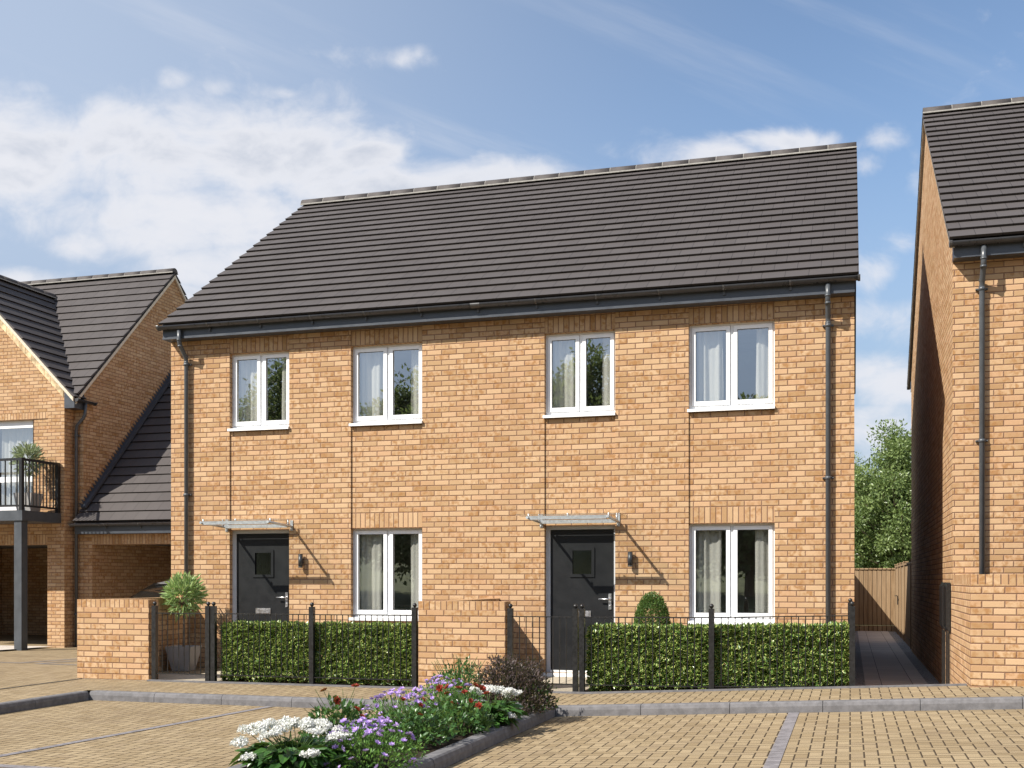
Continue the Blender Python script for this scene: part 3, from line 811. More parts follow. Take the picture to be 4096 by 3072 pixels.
f = MB(); f.box((RX0-.005,RFY-.21,RS-.002),(RX1,RFY-.001,RS+.20)); f.build('fascia', M['fascia'], rh); f = MB(); f.box((RX0-.005,RBY+.001,RS-.002),(RX1,RBY+.21,RS+.20))
f.build('fascia', M['fascia'], rh)
v = MB()
for (ya_, za_, yb_, zb_) in ((REY+.02,REZ-.05,RRY,RRZ-.055),(2*RRY-REY-.02,REZ-.05,RRY,RRZ-.055)):
    v.hexa([(RX0-.05,ya_,za_-.05),(RX0-.001,ya_,za_-.05),(RX0-.001,yb_,zb_-.05),(RX0-.05,yb_,zb_-.05),(RX0-.05,ya_,za_),(RX0-.001,ya_,za_),(RX0-.001,yb_,zb_),(RX0-.05,yb_,zb_)])
v.build('verge_board', M['verge'], rh)
gt, gb = MB(), []; gutter_run(gt, (RX0-.05,REY+.013,5.40), (1,0,0), 10.8, (0,-1,0), brk=gb)
g2 = MB(); gutter_run(g2, (RX0-.05,2*RRY-REY-.013,5.40), (1,0,0), 10.8, (0,1,0)); g2.build('gutter', M['gutter'], rh)
go = gt.build('gutter', M['gutter'], rh); [q_.build('gutter_bracket', M['gutter'], go) for q_ in gb]
downpipe(rh, 1.545, RFY, 5.33, -.1, (4.86, 3.0), RFY-.25)

# ================================================================== LEFT HOUSE
lh = thing('brick_house', (-18.5,8.5,-.16), 'buff brick house at left edge with crossing gable roofs and a balcony', 'house')
BX, BF = -16.10, 5.20      # bay right wall, bay front
GX, GF = -15.87, 5.53      # main gable plane, recessed front wall
BL = -21.7; BRX, BRZ = -18.9, 8.25
MRY, MRZ = 8.94, 8.80
LS = 4.90
w = MB()
bo = [(-21.0,-16.53,-.3,2.05),(-19.6,-16.90,2.75,4.755)]
wallgrid(w, (0,BF,0), (1,0,0), (0,-1,0), BL, BX, -.4, LS, bo, [(-21.0,-16.53,2.05,2.275,.0,True),(-19.9,-16.52,4.755,4.98,.0,True),(-16.90,-16.52,2.75,4.755,.012,False)], .22)
w.poly([(BL,BF,LS),(BX,BF,LS),(BX,BF,5.35),(BRX,BF,BRZ-.08),(BL,BF,5.35)])
wallgrid(w, (BX,0,0), (0,1,0), (1,0,0), BF, GF, -.4, LS+.1)
wallgrid(w, (0,GF,0), (1,0,0), (0,-1,0), BX, GX, -.4, LS+.1)
wallgrid(w, (GX,0,0), (0,1,0), (1,0,0), GF, 12.35, -.4, LS)
w.poly([(GX,GF,LS),(GX,12.35,LS),(GX,12.35,5.35),(GX,MRY,MRZ-.08),(GX,GF,5.35)])
wallgrid(w, (0,12.35,0), (1,0,0), (0,1,0), BL-6, GX, -.4, LS)
# undercroft behind the bay
w.poly([(-22,9.8,-.3),(GX-.3,9.8,-.3),(GX-.3,9.8,2.3),(-22,9.8,2.3)]); w.poly([(-21.65,BF+.2,-.3),(-21.65,9.8,-.3),(-21.65,9.8,2.3),(-21.65,BF+.2,2.3)]); w.poly([(GX-.3,9.8,-.3),(GX-.3,BF+.22,-.3),(GX-.3,BF+.22,2.3),(GX-.3,9.8,2.3)])
w.build('wall', [M['brick'], M['soldier']], lh)
c = MB(); c.box((-22,BF+.221,2.12),(GX-.31,9.79,2.2)); c.build('ceiling_board', M['soffit_dark'], lh)
# verge bricks + cream verge
v = MB()
sl = (BRZ-5.18)/(abs(BRX)-15.83)
for off, m_ in ((0,0),):
    P = lambda x, dz: (x, 0, 5.18+(-15.83-x)*sl+dz)
    a, b = P(-15.85,-.02), P(BRX,-.02)
    v.hexa([(a[0],BF-.045,a[2]-.085),(b[0],BF-.045,b[2]-.085),(b[0],BF-.001,b[2]-.085),(a[0],BF-.001,a[2]-.085),(a[0],BF-.045,a[2]),(b[0],BF-.045,b[2]),(b[0],BF-.001,b[2]),(a[0],BF-.001,a[2])])
slm = (MRZ-5.18)/(MRY-5.2)
for s_ in (1,-1):
    ya_, yb_ = MRY-s_*(MRY-5.22), MRY
    za_, zb_ = 5.18-.06, MRZ-.06
    v.hexa([(GX+.001,ya_,za_-.08),(GX+.05,ya_,za_-.08),(GX+.05,yb_,zb_-.08),(GX+.001,yb_,zb_-.08),(GX+.001,ya_,za_),(GX+.05,ya_,za_),(GX+.05,yb_,zb_),(GX+.001,yb_,zb_)])
v.build('verge_board', M['verge2'], lh)
sb = MB()
for i in range(14):   # raking brick course under the verge
    t0, t1 = -16.12-i*.162, -16.12-i*.162-.154
    a, b = P(t0,-.13), P(t1,-.13); h_ = .15
    sb.hexa([(a[0],BF-.010,a[2]-h_),(b[0],BF-.010,b[2]-h_),(b[0],BF-.0005,b[2]-h_),(a[0],BF-.0005,a[2]-h_),(a[0],BF-.010,a[2]),(b[0],BF-.010,b[2]),(b[0],BF-.0005,b[2]),(a[0],BF-.0005,a[2])])
sb.build('raking_course', M['rake'], lh)
def slope_part(nm, A0, along, length, top, n, lfn=None):
    r = MB(); A0 = Vector(A0); S = Vector(top)-A0; L = S.length; S.normalize(); al = Vector(along); N = al.cross(S)
    if N.z < 0: N = -N
    roof_slope(r, A0, al, length, S, L/n, n, N, lfn=lfn); return r
r = slope_part('', (BL-6,5.275,5.253), (1,0,0), abs(BL-6-GX)+.05, (BL-6,MRY,MRZ), 16)
r2 = slope_part('', (BL-6,2*MRY-5.2,5.18), (1,0,0), abs(BL-6-GX)+.05, (BL-6,MRY,MRZ), 16)
for o_ in (r2,):
    n0 = len(r.v); r.v += o_.v; r.f += [[i+n0 for i in f_] for f_ in o_.f]; r.uv += o_.uv; r.mi += o_.mi; r.sm += o_.sm
mr = r.build('roof', M['tile'], lh)
t, j = ridge_run(None, (BL-6,MRY,MRZ+.005), (1,0,0), abs(BL-6-GX)+.05); t.build('ridge', M['ridge'], mr); j.build('mortar_bedding', M['mortar'], mr)
r = slope_part('', (-15.83,BF-.04,5.18), (0,1,0), 3, (BRX,BF-.04,BRZ), 14, lambda q: .28+3.15*q)
r2 = slope_part('', (2*BRX+15.83,BF-.04,5.18), (0,1,0), 3, (BRX,BF-.04,BRZ), 14, lambda q: .28+3.15*q)
n0 = len(r.v); r.v += r2.v; r.f += [[i+n0 for i in f_] for f_ in r2.f]; r.uv += r2.uv; r.mi += r2.mi; r.sm += r2.sm
br = r.build('roof', M['tile'], lh)
t, j = ridge_run(None, (BRX,BF-.04,BRZ+.005), (0,1,0), 3.2); t.build('ridge', M['ridge'], br); j.build('mortar_bedding', M['mortar'], br)
f = MB(); f.box((BX+.001,BF-.005,LS+.06),(-15.845,GF-.02,5.12)); f.poly([(BX+.001,BF-.005,5.12),(-15.845,BF-.005,5.12),(BX+.001,BF-.005,5.42)])
f.box((BX+.001,GF-.019,LS+.06),(GX+.02,GF-.001,5.3))
f.build('fascia', M['fascia'], lh)
gt = MB(); gutter_run(gt, (-15.80,BF+.0,5.15), (0,1,0), .62, (1,0,0)); go = gt.build('gutter', M['gutter'], lh)
p = MB(); p.tube([(-15.80,GF-.02,5.11),(-15.80,GF-.04,4.86),(-15.83,GF-.05,4.78),(-15.98,GF-.07,4.62),(-16.0,GF-.07,4.5),(-16.0,GF-.07,-.2)], .034, 10)
po = p.build('downpipe', M['pipe'], lh)
for z in (4.4, 2.55, .55):
    c = MB(); c.tube([(-16.0,GF-.07,z+.02),(-16.0,GF-.07,z-.02)], .042, 10); c.box((-16.06,GF-.03,z-.012),(-15.94,GF-.003,z+.012)); c.build('pipe_clip', M['pipe'], po)
# balcony door + curtain
fx0, fx1, fz0, fz1 = -19.6, -16.90, 2.75, 4.755
f = MB(); yf = BF+.09
for (a,b,c_,d) in ((fx0,fx0+.06,fz0,fz1),(fx1-.06,fx1,fz0,fz1),(fx0+.06,fx1-.06,fz1-.16,fz1),(fx0+.06,fx1-.06,fz0,fz0+.16),(-18.28,-18.22,fz0+.16,fz1-.16),(fx0+.06,-18.28,3.42,3.54),(-18.22,fx1-.06,3.42,3.54)): f.box((a,yf,c_),(b,yf+.07,d))
wi = bevel(f.build('balcony_door', M['upvc'], lh), .006)
for (a,b) in ((fx0+.06,-18.28),(-18.22,fx1-.06)):
    for (c_,d) in ((fz0+.16,3.42),(3.54,fz1-.16)):
        p = MB(); p.poly([(a,yf+.03,c_),(b,yf+.03,c_),(b,yf+.03,d),(a,yf+.03,d)]); p.build('pane', M['glass'], wi)
rm = MB(); rm.box((fx0-.3,yf+.1,fz0-.03),(fx1+.3,yf+2.6,fz1+.1)); rm.f = rm.f[:2]+rm.f[3:]; rm.uv = rm.uv[:2]+rm.uv[3:]; rm.mi = rm.mi[:2]+rm.mi[3:]; rm.sm = rm.sm[:2]+rm.sm[3:]
rm.build('room', M['room'], wi)
curtain(-17.95,-17.0, yf+.22, fz0, fz1+.02, 'cream curtain behind the balcony door of the left house', 77)
# balcony
b_ = MB(); b_.box((-20.6,4.0,2.505),(-16.18,BF-.002,2.715)); bal = bevel(b_.build('balcony', M['steel'], lh), .006)
p = MB(); p.box((-16.40,4.03,-.2),(-16.22,4.21,2.504)); bevel(p.build('post', M['steel'], bal), .005)
rl = MB(); rx, ry = -16.215, 4.04
rl.box((-20.55,ry-.025,3.735),(rx+.02,ry+.025,3.785)); rl.box((-20.55,ry-.02,2.79),(rx-.03,ry+.02,2.83))
rl.box((rx-.025,ry+.026,3.735),(rx+.02,BF-.06,3.785)); rl.box((rx-.02,ry+.03,2.79),(rx+.015,BF-.06,2.83))
for i in range(29): rl.box((rx-.07-.145*i-.012-.05,ry-.009,2.831),(rx-.07-.145*i+.012-.05,ry+.009,3.734))
for i in range(9): rl.box((rx-.012,ry+.115+.105*i-.009,2.831),(rx+.008,ry+.115+.105*i+.009,3.734))
rl.build('railing', M['iron'], bal)
for (x,y) in ((rx,ry),(rx,BF-.055)):
    p = MB(); p.box((x-.045,y-.04,2.716),(x+.025,y+.04,3.79)); p.build('railing_post', M['iron'], bal)

# ================================================================== LINK CARPORT
cp = thing('carport', (-13,7,-.16), 'low carport with steep dark tiled roof in the gap between left and wide house', 'carport')
LX0, LX1 = GX+.002, HX0-.002
w = MB()
ox = -15.65
wallgrid(w, (0,GF+.003,0), (1,0,0), (0,-1,0), GX-.225, LX1, -.4, 2.30, [(ox,LX1-.25,-.35,2.05)], [(ox,LX1-.25,2.05,2.275,.0,True)], .25)
w.poly([(ox-.001,GF+.26,-.3),(ox-.001,11.8,-.3),(ox-.001,11.8,2.2),(ox-.001,GF+.26,2.2)]); w.poly([(ox,11.8,-.3),(LX1,11.8,-.3),(LX1,11.8,2.2),(ox,11.8,2.2)])
w.build('wall', [M['brick'], M['soldier']], cp)
c = MB(); c.box((ox,GF+.26,2.10),(LX1,11.8,2.16)); c.build('ceiling_board', M['soffit_dark'], cp)
r = slope_part('', (-15.93,5.27,2.53), (1,0,0), abs(-15.93-LX1), (-15.93,9.2,6.55), 19)
r2 = slope_part('', (LX0,2*9.2-5.27,2.53), (1,0,0), abs(LX0-LX1), (LX0,9.2,6.55), 19)
n0 = len(r.v); r.v += r2.v; r.f += [[i+n0 for i in f_] for f_ in r2.f]; r.uv += r2.uv; r.mi += r2.mi; r.sm += r2.sm
r.build('roof', M['tile'], cp)
f = MB(); f.box((-15.95,5.34,2.275),(LX1,GF-.0,2.50)); f.build('fascia', M['fascia'], cp)
gt, gb = MB(), []; gutter_run(gt, (-15.99,5.275,2.49), (1,0,0), abs(-15.99-LX1), (0,-1,0), brk=gb)
go = gt.build('gutter', M['gutter'], cp); [q_.build('gutter_bracket', M['gutter'], go) for q_ in gb]
fl = MB(); S = Vector((0,9.2-5.27,6.55-2.53)).normalized(); N = Vector((0,-S.z,S.y))
for i in range(62):     # stepped lead flashing up the gable
    a = Vector((GX+.006,5.50,2.80))+S*(i*.105)+N*.075; b = a+S*.105; c = Vector((a.x,a.y-.075,b.z+.012))
    fl.prism([a, b, c], (.004,0,0))
A = Vector((GX+.004,5.5,2.80))+N*.035
fl.hexa([A, A+Vector((.11,0,0)), A+Vector((.11,0,0))+S*5.2, A+S*5.2, A+N*.05, A+Vector((.11,0,0))+N*.05, A+Vector((.11,0,0))+S*5.2+N*.05, A+S*5.2+N*.05])
fl.build('flashing', M['fascia'], cp)

# ================================================================== GARDEN WALLS
def coping_wall(mb, x0, x1, y0, y1, z0, zc, zt):
    """brick box with a brick-on-edge top; long faces by size"""
    for (P_, U, N_, a, b) in (((0,y0,0),(1,0,0),(0,-1,0),x0,x1),((0,y1,0),(1,0,0),(0,1,0),x0,x1),((x0,0,0),(0,1,0),(-1,0,0),y0,y1),((x1,0,0),(0,1,0),(1,0,0),y0,y1)):
        off = -a
        wallgrid(mb, P_, U, N_, a, b, z0, zc, ub=off)
        us = [a, b]
        Pv, Uv = Vector(P_), Vector(U)
        q = [Pv+Uv*a+Vector((0,0,zc)), Pv+Uv*b+Vector((0,0,zc)), Pv+Uv*b+Vector((0,0,zt)), Pv+Uv*a+Vector((0,0,zt))]
        uv = [(.06,.0251),(.06,b-a+.0251),(.06+zt-zc-.004,b-a+.0251),(.06+zt-zc-.004,.0251)]
        if Uv.cross(Vector((0,0,1))).dot(Vector(N_)) < 0: q.reverse(); uv.reverse()
        mb.poly(q, uv, 1)
    L = x1-x0 > y1-y0
    q = [(x0,y0,zt),(x1,y0,zt),(x1,y1,zt),(x0,y1,zt)]
    mb.poly(q, [((p[1]-y0)*.98+.003 if L else (p[0]-x0)*.98+.003, (p[0]-x0 if L else p[1]-y0)+.0251) for p in q], 1)
def garden_wall(x0, x1, zt, label, divider=None, nz=13):
    th = .225; zc = zt-.105
    t_ = thing('garden_wall', ((x0+x1)/2, FY+th/2, -.05), label, 'wall', 'low brick garden walls')
    a = MB(); coping_wall(a, x0, x1, FY, FY+th, -.3, zc, zt); a.build('front_wall', [M['brick'], M['soldier']], t_)
    if divider:
        b = MB(); coping_wall(b, divider, divider+.225, FY+th+.001, -.002, -.3, zc, zt+.0); b.build('return_wall', [M['brick'], M['soldier']], t_)
    return t_
# shift the brick pattern so a course ends under the coping
garden_wall(-10.105, -8.98, 1.030, 'low brick garden wall beside the driveway, left of the potted bay tree', -10.05+.08)
garden_wall(-5.13, -4.005, 1.032, 'low brick garden wall between the two front gardens, behind the flower bed', -4.98)
t_ = thing('garden_wall', (2.5,-1.5,.1), 'taller brick garden wall in front of the right house, flush with its gable', 'wall', 'low brick garden walls')
a = MB(); coping_wall(a, RX0, 8, -2.5, -2.275, -.2, 1.25, 1.355); a.build('front_wall', [M['brick'], M['soldier']], t_)
a = MB(); coping_wall(a, RX0, RX0+.225, -2.274, RFY-.001, -.3, 1.25, 1.355); a.build('return_wall', [M['brick'], M['soldier']], t_)

# ================================================================== RAILINGS AND GATES
def rail_post(parent, x, y, zb, zt):
    p = MB(); h = .031
    p.box((x-h,y-h,zb-.05),(x+h,y+h,zt))
    po = bevel(p.build('post', M['iron'], parent), .004)
    b = MB(); b.ball((x,y,zt+.030), .027, 14, 10); b.tube([(x,y,zt-.001),(x,y,zt+.012)], .014, 10); b.build('ball_finial', M['iron'], po)
def rail_panel(parent, a, b, zt0, zt1, zb0, zb1, name='bar_panel', pitch=.079):
    a, b = Vector(a), Vector(b); d = b-a; L = d.length; d.normalize(); nr = Vector((-d.y,d.x,0)); m = MB()
    def rail(za, zb, hh, ww):
        P = []
        for s_ in (-1,1):
            pass
        A, B = a+Vector((0,0,za)), b+Vector((0,0,zb)); Z = Vector((0,0,1))
        m.hexa([A-nr*ww-Z*hh, B-nr*ww-Z*hh, B+nr*ww-Z*hh, A+nr*ww-Z*hh, A-nr*ww+Z*hh, B-nr*ww+Z*hh, B+nr*ww+Z*hh, A+nr*ww+Z*hh])
    rail(zt0, zt1, .006, .018); rail(zb0, zb1, .006, .018)
    n = round(L/pitch)
    for i in range(1, n):
        s_ = i/n; c = a+d*(L*s_); m.tube([c+Vector((0,0,zb0+(zb1-zb0)*s_)), c+Vector((0,0,zt0+(zt1-zt0)*s_))], .0062, 6, caps=False)
    return m.build(name, M['iron'], parent, weld=False)
FZ = FY+.02
RT, RB, PT = .852, .050, .952
def gate(xa, xb, label, hinge_post):
    t_ = thing('garden_gate', ((xa+xb)/2, FZ, -.05), label, 'gate', 'black iron garden gates')
    rail_post(t_, xa, FZ, -.03, PT); rail_post(t_, xb, FZ, -.03, PT)
    rail_panel(t_, (xa+.032,FZ,0), (xb-.032,FZ,0), RT, RT, RB, RB)
    # latch
    return t_
gate(-8.90, -8.09, 'black iron garden gate in front of the potted bay tree', 0)
gate(-3.945, -3.135, 'black iron garden gate before the right front door, behind the dark shrub', 0)
t_ = thing('railing', (-6.6,FZ,-.05), 'black iron railing with ball topped posts in front of the left hedge', 'railing', 'black iron garden railings')
for x in (-8.01, -6.59, -5.185): rail_post(t_, x, FZ, -.03, PT)
rail_panel(t_, (-7.978,FZ,0), (-6.622,FZ,0), RT, RT, RB, RB); rail_panel(t_, (-6.558,FZ,0), (-5.217,FZ,0), RT, RT, RB, RB)
t_ = thing('railing', (-1.5,FZ,0), 'black iron railing in front of the right hedge, turning back to the house', 'railing', 'black iron garden railings')
rail_post(t_, -3.055, FZ, -.03, PT); rail_post(t_, -1.53, FZ, .01, PT+.012); rail_post(t_, .02, FZ, .08, PT+.05); rail_post(t_, .0, -.06, -.03, PT+.05)
rail_panel(t_, (-3.023,FZ,0), (-1.562,FZ,0), RT, RT+.01, RB, RB+.015); rail_panel(t_, (-1.498,FZ,0), (-.012,FZ,0), RT+.012, RT+.045, RB+.02, RB+.055)
rail_panel(t_, (.02,FZ+.032,0), (.0,-.092,0), RT+.045, RT+.045, RB+.05, RB+.05)

# ================================================================== HEDGES
def hedge(x0, x1, y0, y1, z0f, z1f, label):
    t_ = thing('hedge', ((x0+x1)/2,(y0+y1)/2,-.04), label, 'hedge', 'clipped variegated hedges')
    Lv = Leaves(); n = int(9500*(x1-x0))
    q = RNG.random((n,3)); x = x0+(x1-x0)*q[:,0]
    face = RNG.random(n); dep = np.where(RNG.random(n) < .70, np.abs(RNG.normal(0,.055,n)), RNG.uniform(0,.34,n))
    y = y0+(y1-y0)*q[:,1]; zr = q[:,2].copy()
    front = face < .62; top = (face >= .62) & (face < .84); end = face >= .92
    y = np.where(front, y0+dep, y); zr = np.where(top, 1-dep/.7, zr)
    el = end & (RNG.random(n) < .5); er = end & ~el
    x = np.where(el, x0+dep, np.where(er, x1-dep, x))
    lump = np.array([mnoise.noise(Vector((a*3.3,b*3.3,c*4))) for a, b, c in zip(x, y, zr)])
    z0 = np.array([z0f(v) for v in x]); z1 = np.array([z1f(v) for v in x])
    y = y - lump*.035*front
    z = z0+(z1-z0)*zr + lump*.02*top
    lo = zr < .10; keep = ~(lo & (RNG.random(n) < .65)); 
    out = np.zeros((n,3)); out[:,1] = np.where(front, -1, 0); out[:,2] = np.where(top, 1, .25); out[:,0] = np.where(el, -1, np.where(er, 1, 0))
    D = out*.55+RNG.normal(size=(n,3))*.6; Nn = out*1.0+RNG.normal(size=(n,3))*.55+np.array([0,0,.5])
    L = RNG.uniform(.050,.080,n)
    P = np.stack([x,y,z],1)
    Lv.add(P[keep], D[keep], L[keep], L[keep]*.58, T_LEAF, Nn[keep])
    Lv.build('foliage', M['l_hedge'], t_)
    s = MB()
    for i in range(int((x1-x0)/.28)):
        xx = x0+.15+i*.28+random.uniform(-.05,.05); yy = (y0+y1)/2+random.uniform(-.06,.06); zz = z0f(xx)-.03
        for k in range(3):
            s.tube([(xx,yy,zz),(xx+random.uniform(-.06,.06),yy+random.uniform(-.08,.05),zz+.2),(xx+random.uniform(-.14,.14),yy+random.uniform(-.15,.1),zz+.5)], [.009,.007,.003], 5, caps=False)
    s.build('stem', M['twig'], t_, weld=False)
hedge(-7.93, -5.20, -2.10, -1.55, lambda x: -.035, lambda x: .70, 'clipped yellow edged hedge below the left door and window')
hedge(-3.0, -.03, -2.10, -1.55, lambda x: hup(x,0)+.01, lambda x: .715+.045*min(1,max(0,(x+2)/2)), 'clipped yellow edged hedge below the right door and window')

# ================================================================== POTTED TREES, SHRUBS
def planter_mesh(par, cx, cy, z, hb, ht, h, rot=0.0):
    p = MB(); c, s_ = math.cos(rot), math.sin(rot)
    def ring(r, zz): return [(cx+(a*c-b*s_)*r, cy+(a*s_+b*c)*r, zz) for a, b in ((-1,-1),(1,-1),(1,1),(-1,1))]
    A, B, C_, D_ = ring(hb,z), ring(ht,z+h), ring(ht-.02,z+h), ring(ht-.035,z+h-.04)
    p.poly(A[::-1])
    for k in range(4):
        k2 = (k+1)%4
        p.poly([A[k],A[k2],B[k2],B[k]]); p.poly([B[k],B[k2],C_[k2],C_[k]]); p.poly([C_[k],C_[k2],D_[k2],D_[k]])
    p.poly(D_, mi=1)
    return p.build('planter', [M['planter'], M['soil']], par)
def potted_tree(loc, hb, ht, h, stem_h, cr, n, L, mat, label, rot=0, tall=1.0, seed=0):
    x, y, z = loc
    t_ = thing('potted_tree', loc, label, 'potted tree', 'standard trees in grey planters')
    planter_mesh(t_, x, y, z, hb, ht, h, rot)
    cz = z+h+stem_h+cr*.62
    s = MB(); s.tube([(x,y,z+h-.06),(x+.006,y,z+h+stem_h*.5),(x,y,cz-cr*.3)], [.02,.016,.012], 8)
    rn = random.Random(seed)
    for i in range(16):
        d = Vector((rn.gauss(0,1),rn.gauss(0,1),rn.gauss(.5,.7))).normalized()
        s.tube([(x,y,cz-cr*.45),(x+d.x*cr*.4,y+d.y*cr*.4,cz-cr*.2+d.z*cr*.35),(x+d.x*cr*.85,y+d.y*cr*.85,cz+d.z*cr*.8*tall)], [.008,.005,.002], 5, caps=False)
    s.build('trunk', M['bark'], t_, weld=False)
    d = rdir(n, .15); rad = cr*(.35+.65*RNG.random(n)**.45)
    lump = np.array([1+.22*mnoise.noise(Vector(v)*2.2+Vector((seed,0,0))) for v in d])
    P = d*(rad*lump)[:,None]; P[:,2] *= tall; P += np.array([x,y,cz])
    Lv = Leaves(); LL = RNG.uniform(.75,1.25,n)*L
    Lv.add(P-d*LL[:,None]*.4, d+RNG.normal(size=(n,3))*.45+np.array([0,0,.25]), LL, LL*.27, T_LANCE, rdir(n,.8))
    Lv.build('crown', mat, t_)
    return t_
potted_tree((-9.46,-.62,-.045), .125, .20, .36, .56, .30, 620, .125, M['l_bay'], 'bay tree standard with bright lance leaves in tapered grey planter by the left downpipe', R(8), 1.08, 3)
potted_tree((-16.62,4.72,2.717), .16, .21, .40, .50, .33, 520, .13, M['l_olive'], 'grey green olive standard in grey planter on the left house balcony', R(5), 1.1, 8)
t_ = thing('topiary_shrub', (-2.51,-.45,-.05), 'small clipped egg shaped shrub standing between right door and ground floor window', 'shrub')
n = 15000; d = rdir(n); d[:,2] = d[:,2]
ez_ = np.abs(d[:,2]); d[:,:2] *= (np.clip(1-ez_**2.8,0,1)**.5/np.maximum(1e-3,np.sqrt(np.clip(1-ez_**2,0,1))))[:,None]
rad = .235*(.74+.3*RNG.random(n)**.6)
P = np.stack([d[:,0]*rad, d[:,1]*rad, d[:,2]*rad*2.35],1); zc = .56
tap = 1-.10*np.clip(P[:,2]/.5,-1,1); P[:,0] *= tap; P[:,1] *= tap
P += np.array([-2.51,-.45,zc]); ok = P[:,2] > .02
Lv = Leaves(); Lv.add(P[ok], (d+RNG.normal(size=(n,3))*.7)[ok], RNG.uniform(.020,.034,ok.sum()), .017, T_QUAD, rdir(ok.sum(),.5)); Lv.build('foliage', M['l_box'], t_)
s = MB()
for i in range(9):
    a = random.uniform(0,6.28); s.tube([(-2.51,-.45,-.06),(-2.51+.06*math.cos(a),-.45+.06*math.sin(a),.3),(-2.51+.13*math.cos(a),-.45+.13*math.sin(a),.75)], [.012,.009,.004], 5, caps=False)
s.build('stem', M['twig'], t_, weld=False)

# ================================================================== FLOWER BED
def bush_leaves(t_, c, rx, ry, h, n, L, mat, wr=.6, tpl=T_LEAF, up=.4, low=0.05, name='foliage', shape=1.0):
    d = rdir(n); d[:,2] = np.abs(d[:,2])
    rad = (.35+.65*RNG.random(n)**.5)
    lump = np.array([1+.28*mnoise.noise(Vector(v)*2.6+Vector((c[0]*3,c[1]*3,0))) for v in d])
    P = np.stack([d[:,0]*rx, d[:,1]*ry, low+d[:,2]**shape*(h-low)],1)*np.stack([rad*lump,rad*lump,rad*lump],1)
    P += np.array(c); LL = RNG.uniform(.7,1.3,n)*L
    Lv = Leaves(); Lv.add(P, d*.6+RNG.normal(size=(n,3))*.55+np.array([0,0,up*.5]), LL, LL*wr, tpl, rdir(n,.9)); return Lv.build(name, mat, t_)
def stems(t_, c, tips, r=.0035, mat='stemg'):
    s = MB()
    for p in tips:
        p = Vector(p); b = Vector(c)+Vector((random.uniform(-.05,.05),random.uniform(-.05,.05),-.03))
        m_ = b.lerp(p,.5)+Vector(((b.x-p.x)*.15,(b.y-p.y)*.15,.03)); s.tube([b,m_,p], [r*1.3,r,r*.7], 4, caps=False)
    return s.build('stem', M[mat], t_, weld=False)
def head_white(seed):
    rg = np.random.default_rng(seed); n = 170
    d = unit(rg.normal(size=(n,3))); d[:,2] = np.abs(d[:,2])*.9-.15
    P = d*np.array([.066,.066,.048])*(.55+.5*rg.random(n))[:,None]
    Lv = Leaves()
    for k in range(2):
        Lv.add(P, rg.normal(size=(n,3)), .016, .015, T_QUAD, d+rg.normal(size=(n,3))*.4, rg.random(n))
    return Lv
def head_purple(seed):
    rg = np.random.default_rng(seed); Lv = Leaves()
    for ring, (k, tilt, L) in enumerate(((6,.45,.026),(5,.95,.021))):
        a = np.arange(k)*2*math.pi/k+ring*.5+rg.random()*.3
        D = np.stack([np.cos(a),np.sin(a),np.full(k,tilt)],1); Nn = np.stack([-np.cos(a)*tilt,-np.sin(a)*tilt,np.ones(k)],1)
        Lv.add(np.zeros((k,3)), D, L, L*.75, T_LEAF, Nn, rg.random(k))
    return Lv
def head_red(seed):
    rg = np.random.default_rng(seed); Lv = Leaves()
    for ring, (k, tilt, L) in enumerate(((7,.25,.044),(6,.7,.036),(5,1.4,.027))):
        a = np.arange(k)*2*math.pi/k+ring*.4
        D = np.stack([np.cos(a),np.sin(a),np.full(k,tilt)],1); Nn = np.stack([-np.cos(a)*tilt,-np.sin(a)*tilt,np.ones(k)],1)
        Lv.add(np.zeros((k,3)), D, L, L*.8, T_LEAF, Nn+rg.normal(size=(k,3))*.2, rg.random(k))
    return Lv
PROTO = {}
def flower_meshes():
    for key, fn, mat in (('white',head_white,'p_white'),('purple',head_purple,'p_purple'),('red',head_red,'p_red')):
        lst = []
        for s_ in range(3):
            o = fn(s_+5).build('flower_head', M[mat]); me = o.data; bpy.data.objects.remove(o); lst.append(me)
        PROTO[key] = lst
flower_meshes()
def put_heads(t_, key, pts, sc=1.0, tilt=.5):
    for p in pts:
        o = bpy.data.objects.new('flower_head', random.choice(PROTO[key])); COL.objects.link(o); o.parent = t_
        o.location = Vector(p)-ORG[t_.name]; s_ = sc*random.uniform(.8,1.2); o.scale = (s_,s_,s_)
        o.rotation_euler = (random.gauss(.25,tilt), random.gauss(0,tilt), random.uniform(0,6.28))
def dome_pts(c, rx, ry, h, k, zlo=.35, jit=.03, front=False):
    out = []
    while len(out) < k:
        x, y = random.uniform(-1,1), random.uniform(-1,1)
        r2 = x*x+y*y
        if r2 > 1: continue
        z = h*(zlo+(1-zlo)*math.sqrt(1-r2))
        if r2 > .75 and random.random() < .6: z *= random.uniform(.4,.9)
        out.append((c[0]+x*rx, c[1]+y*ry, c[2]+z+random.gauss(0,jit*.5)))
    return out
BZ = -.07
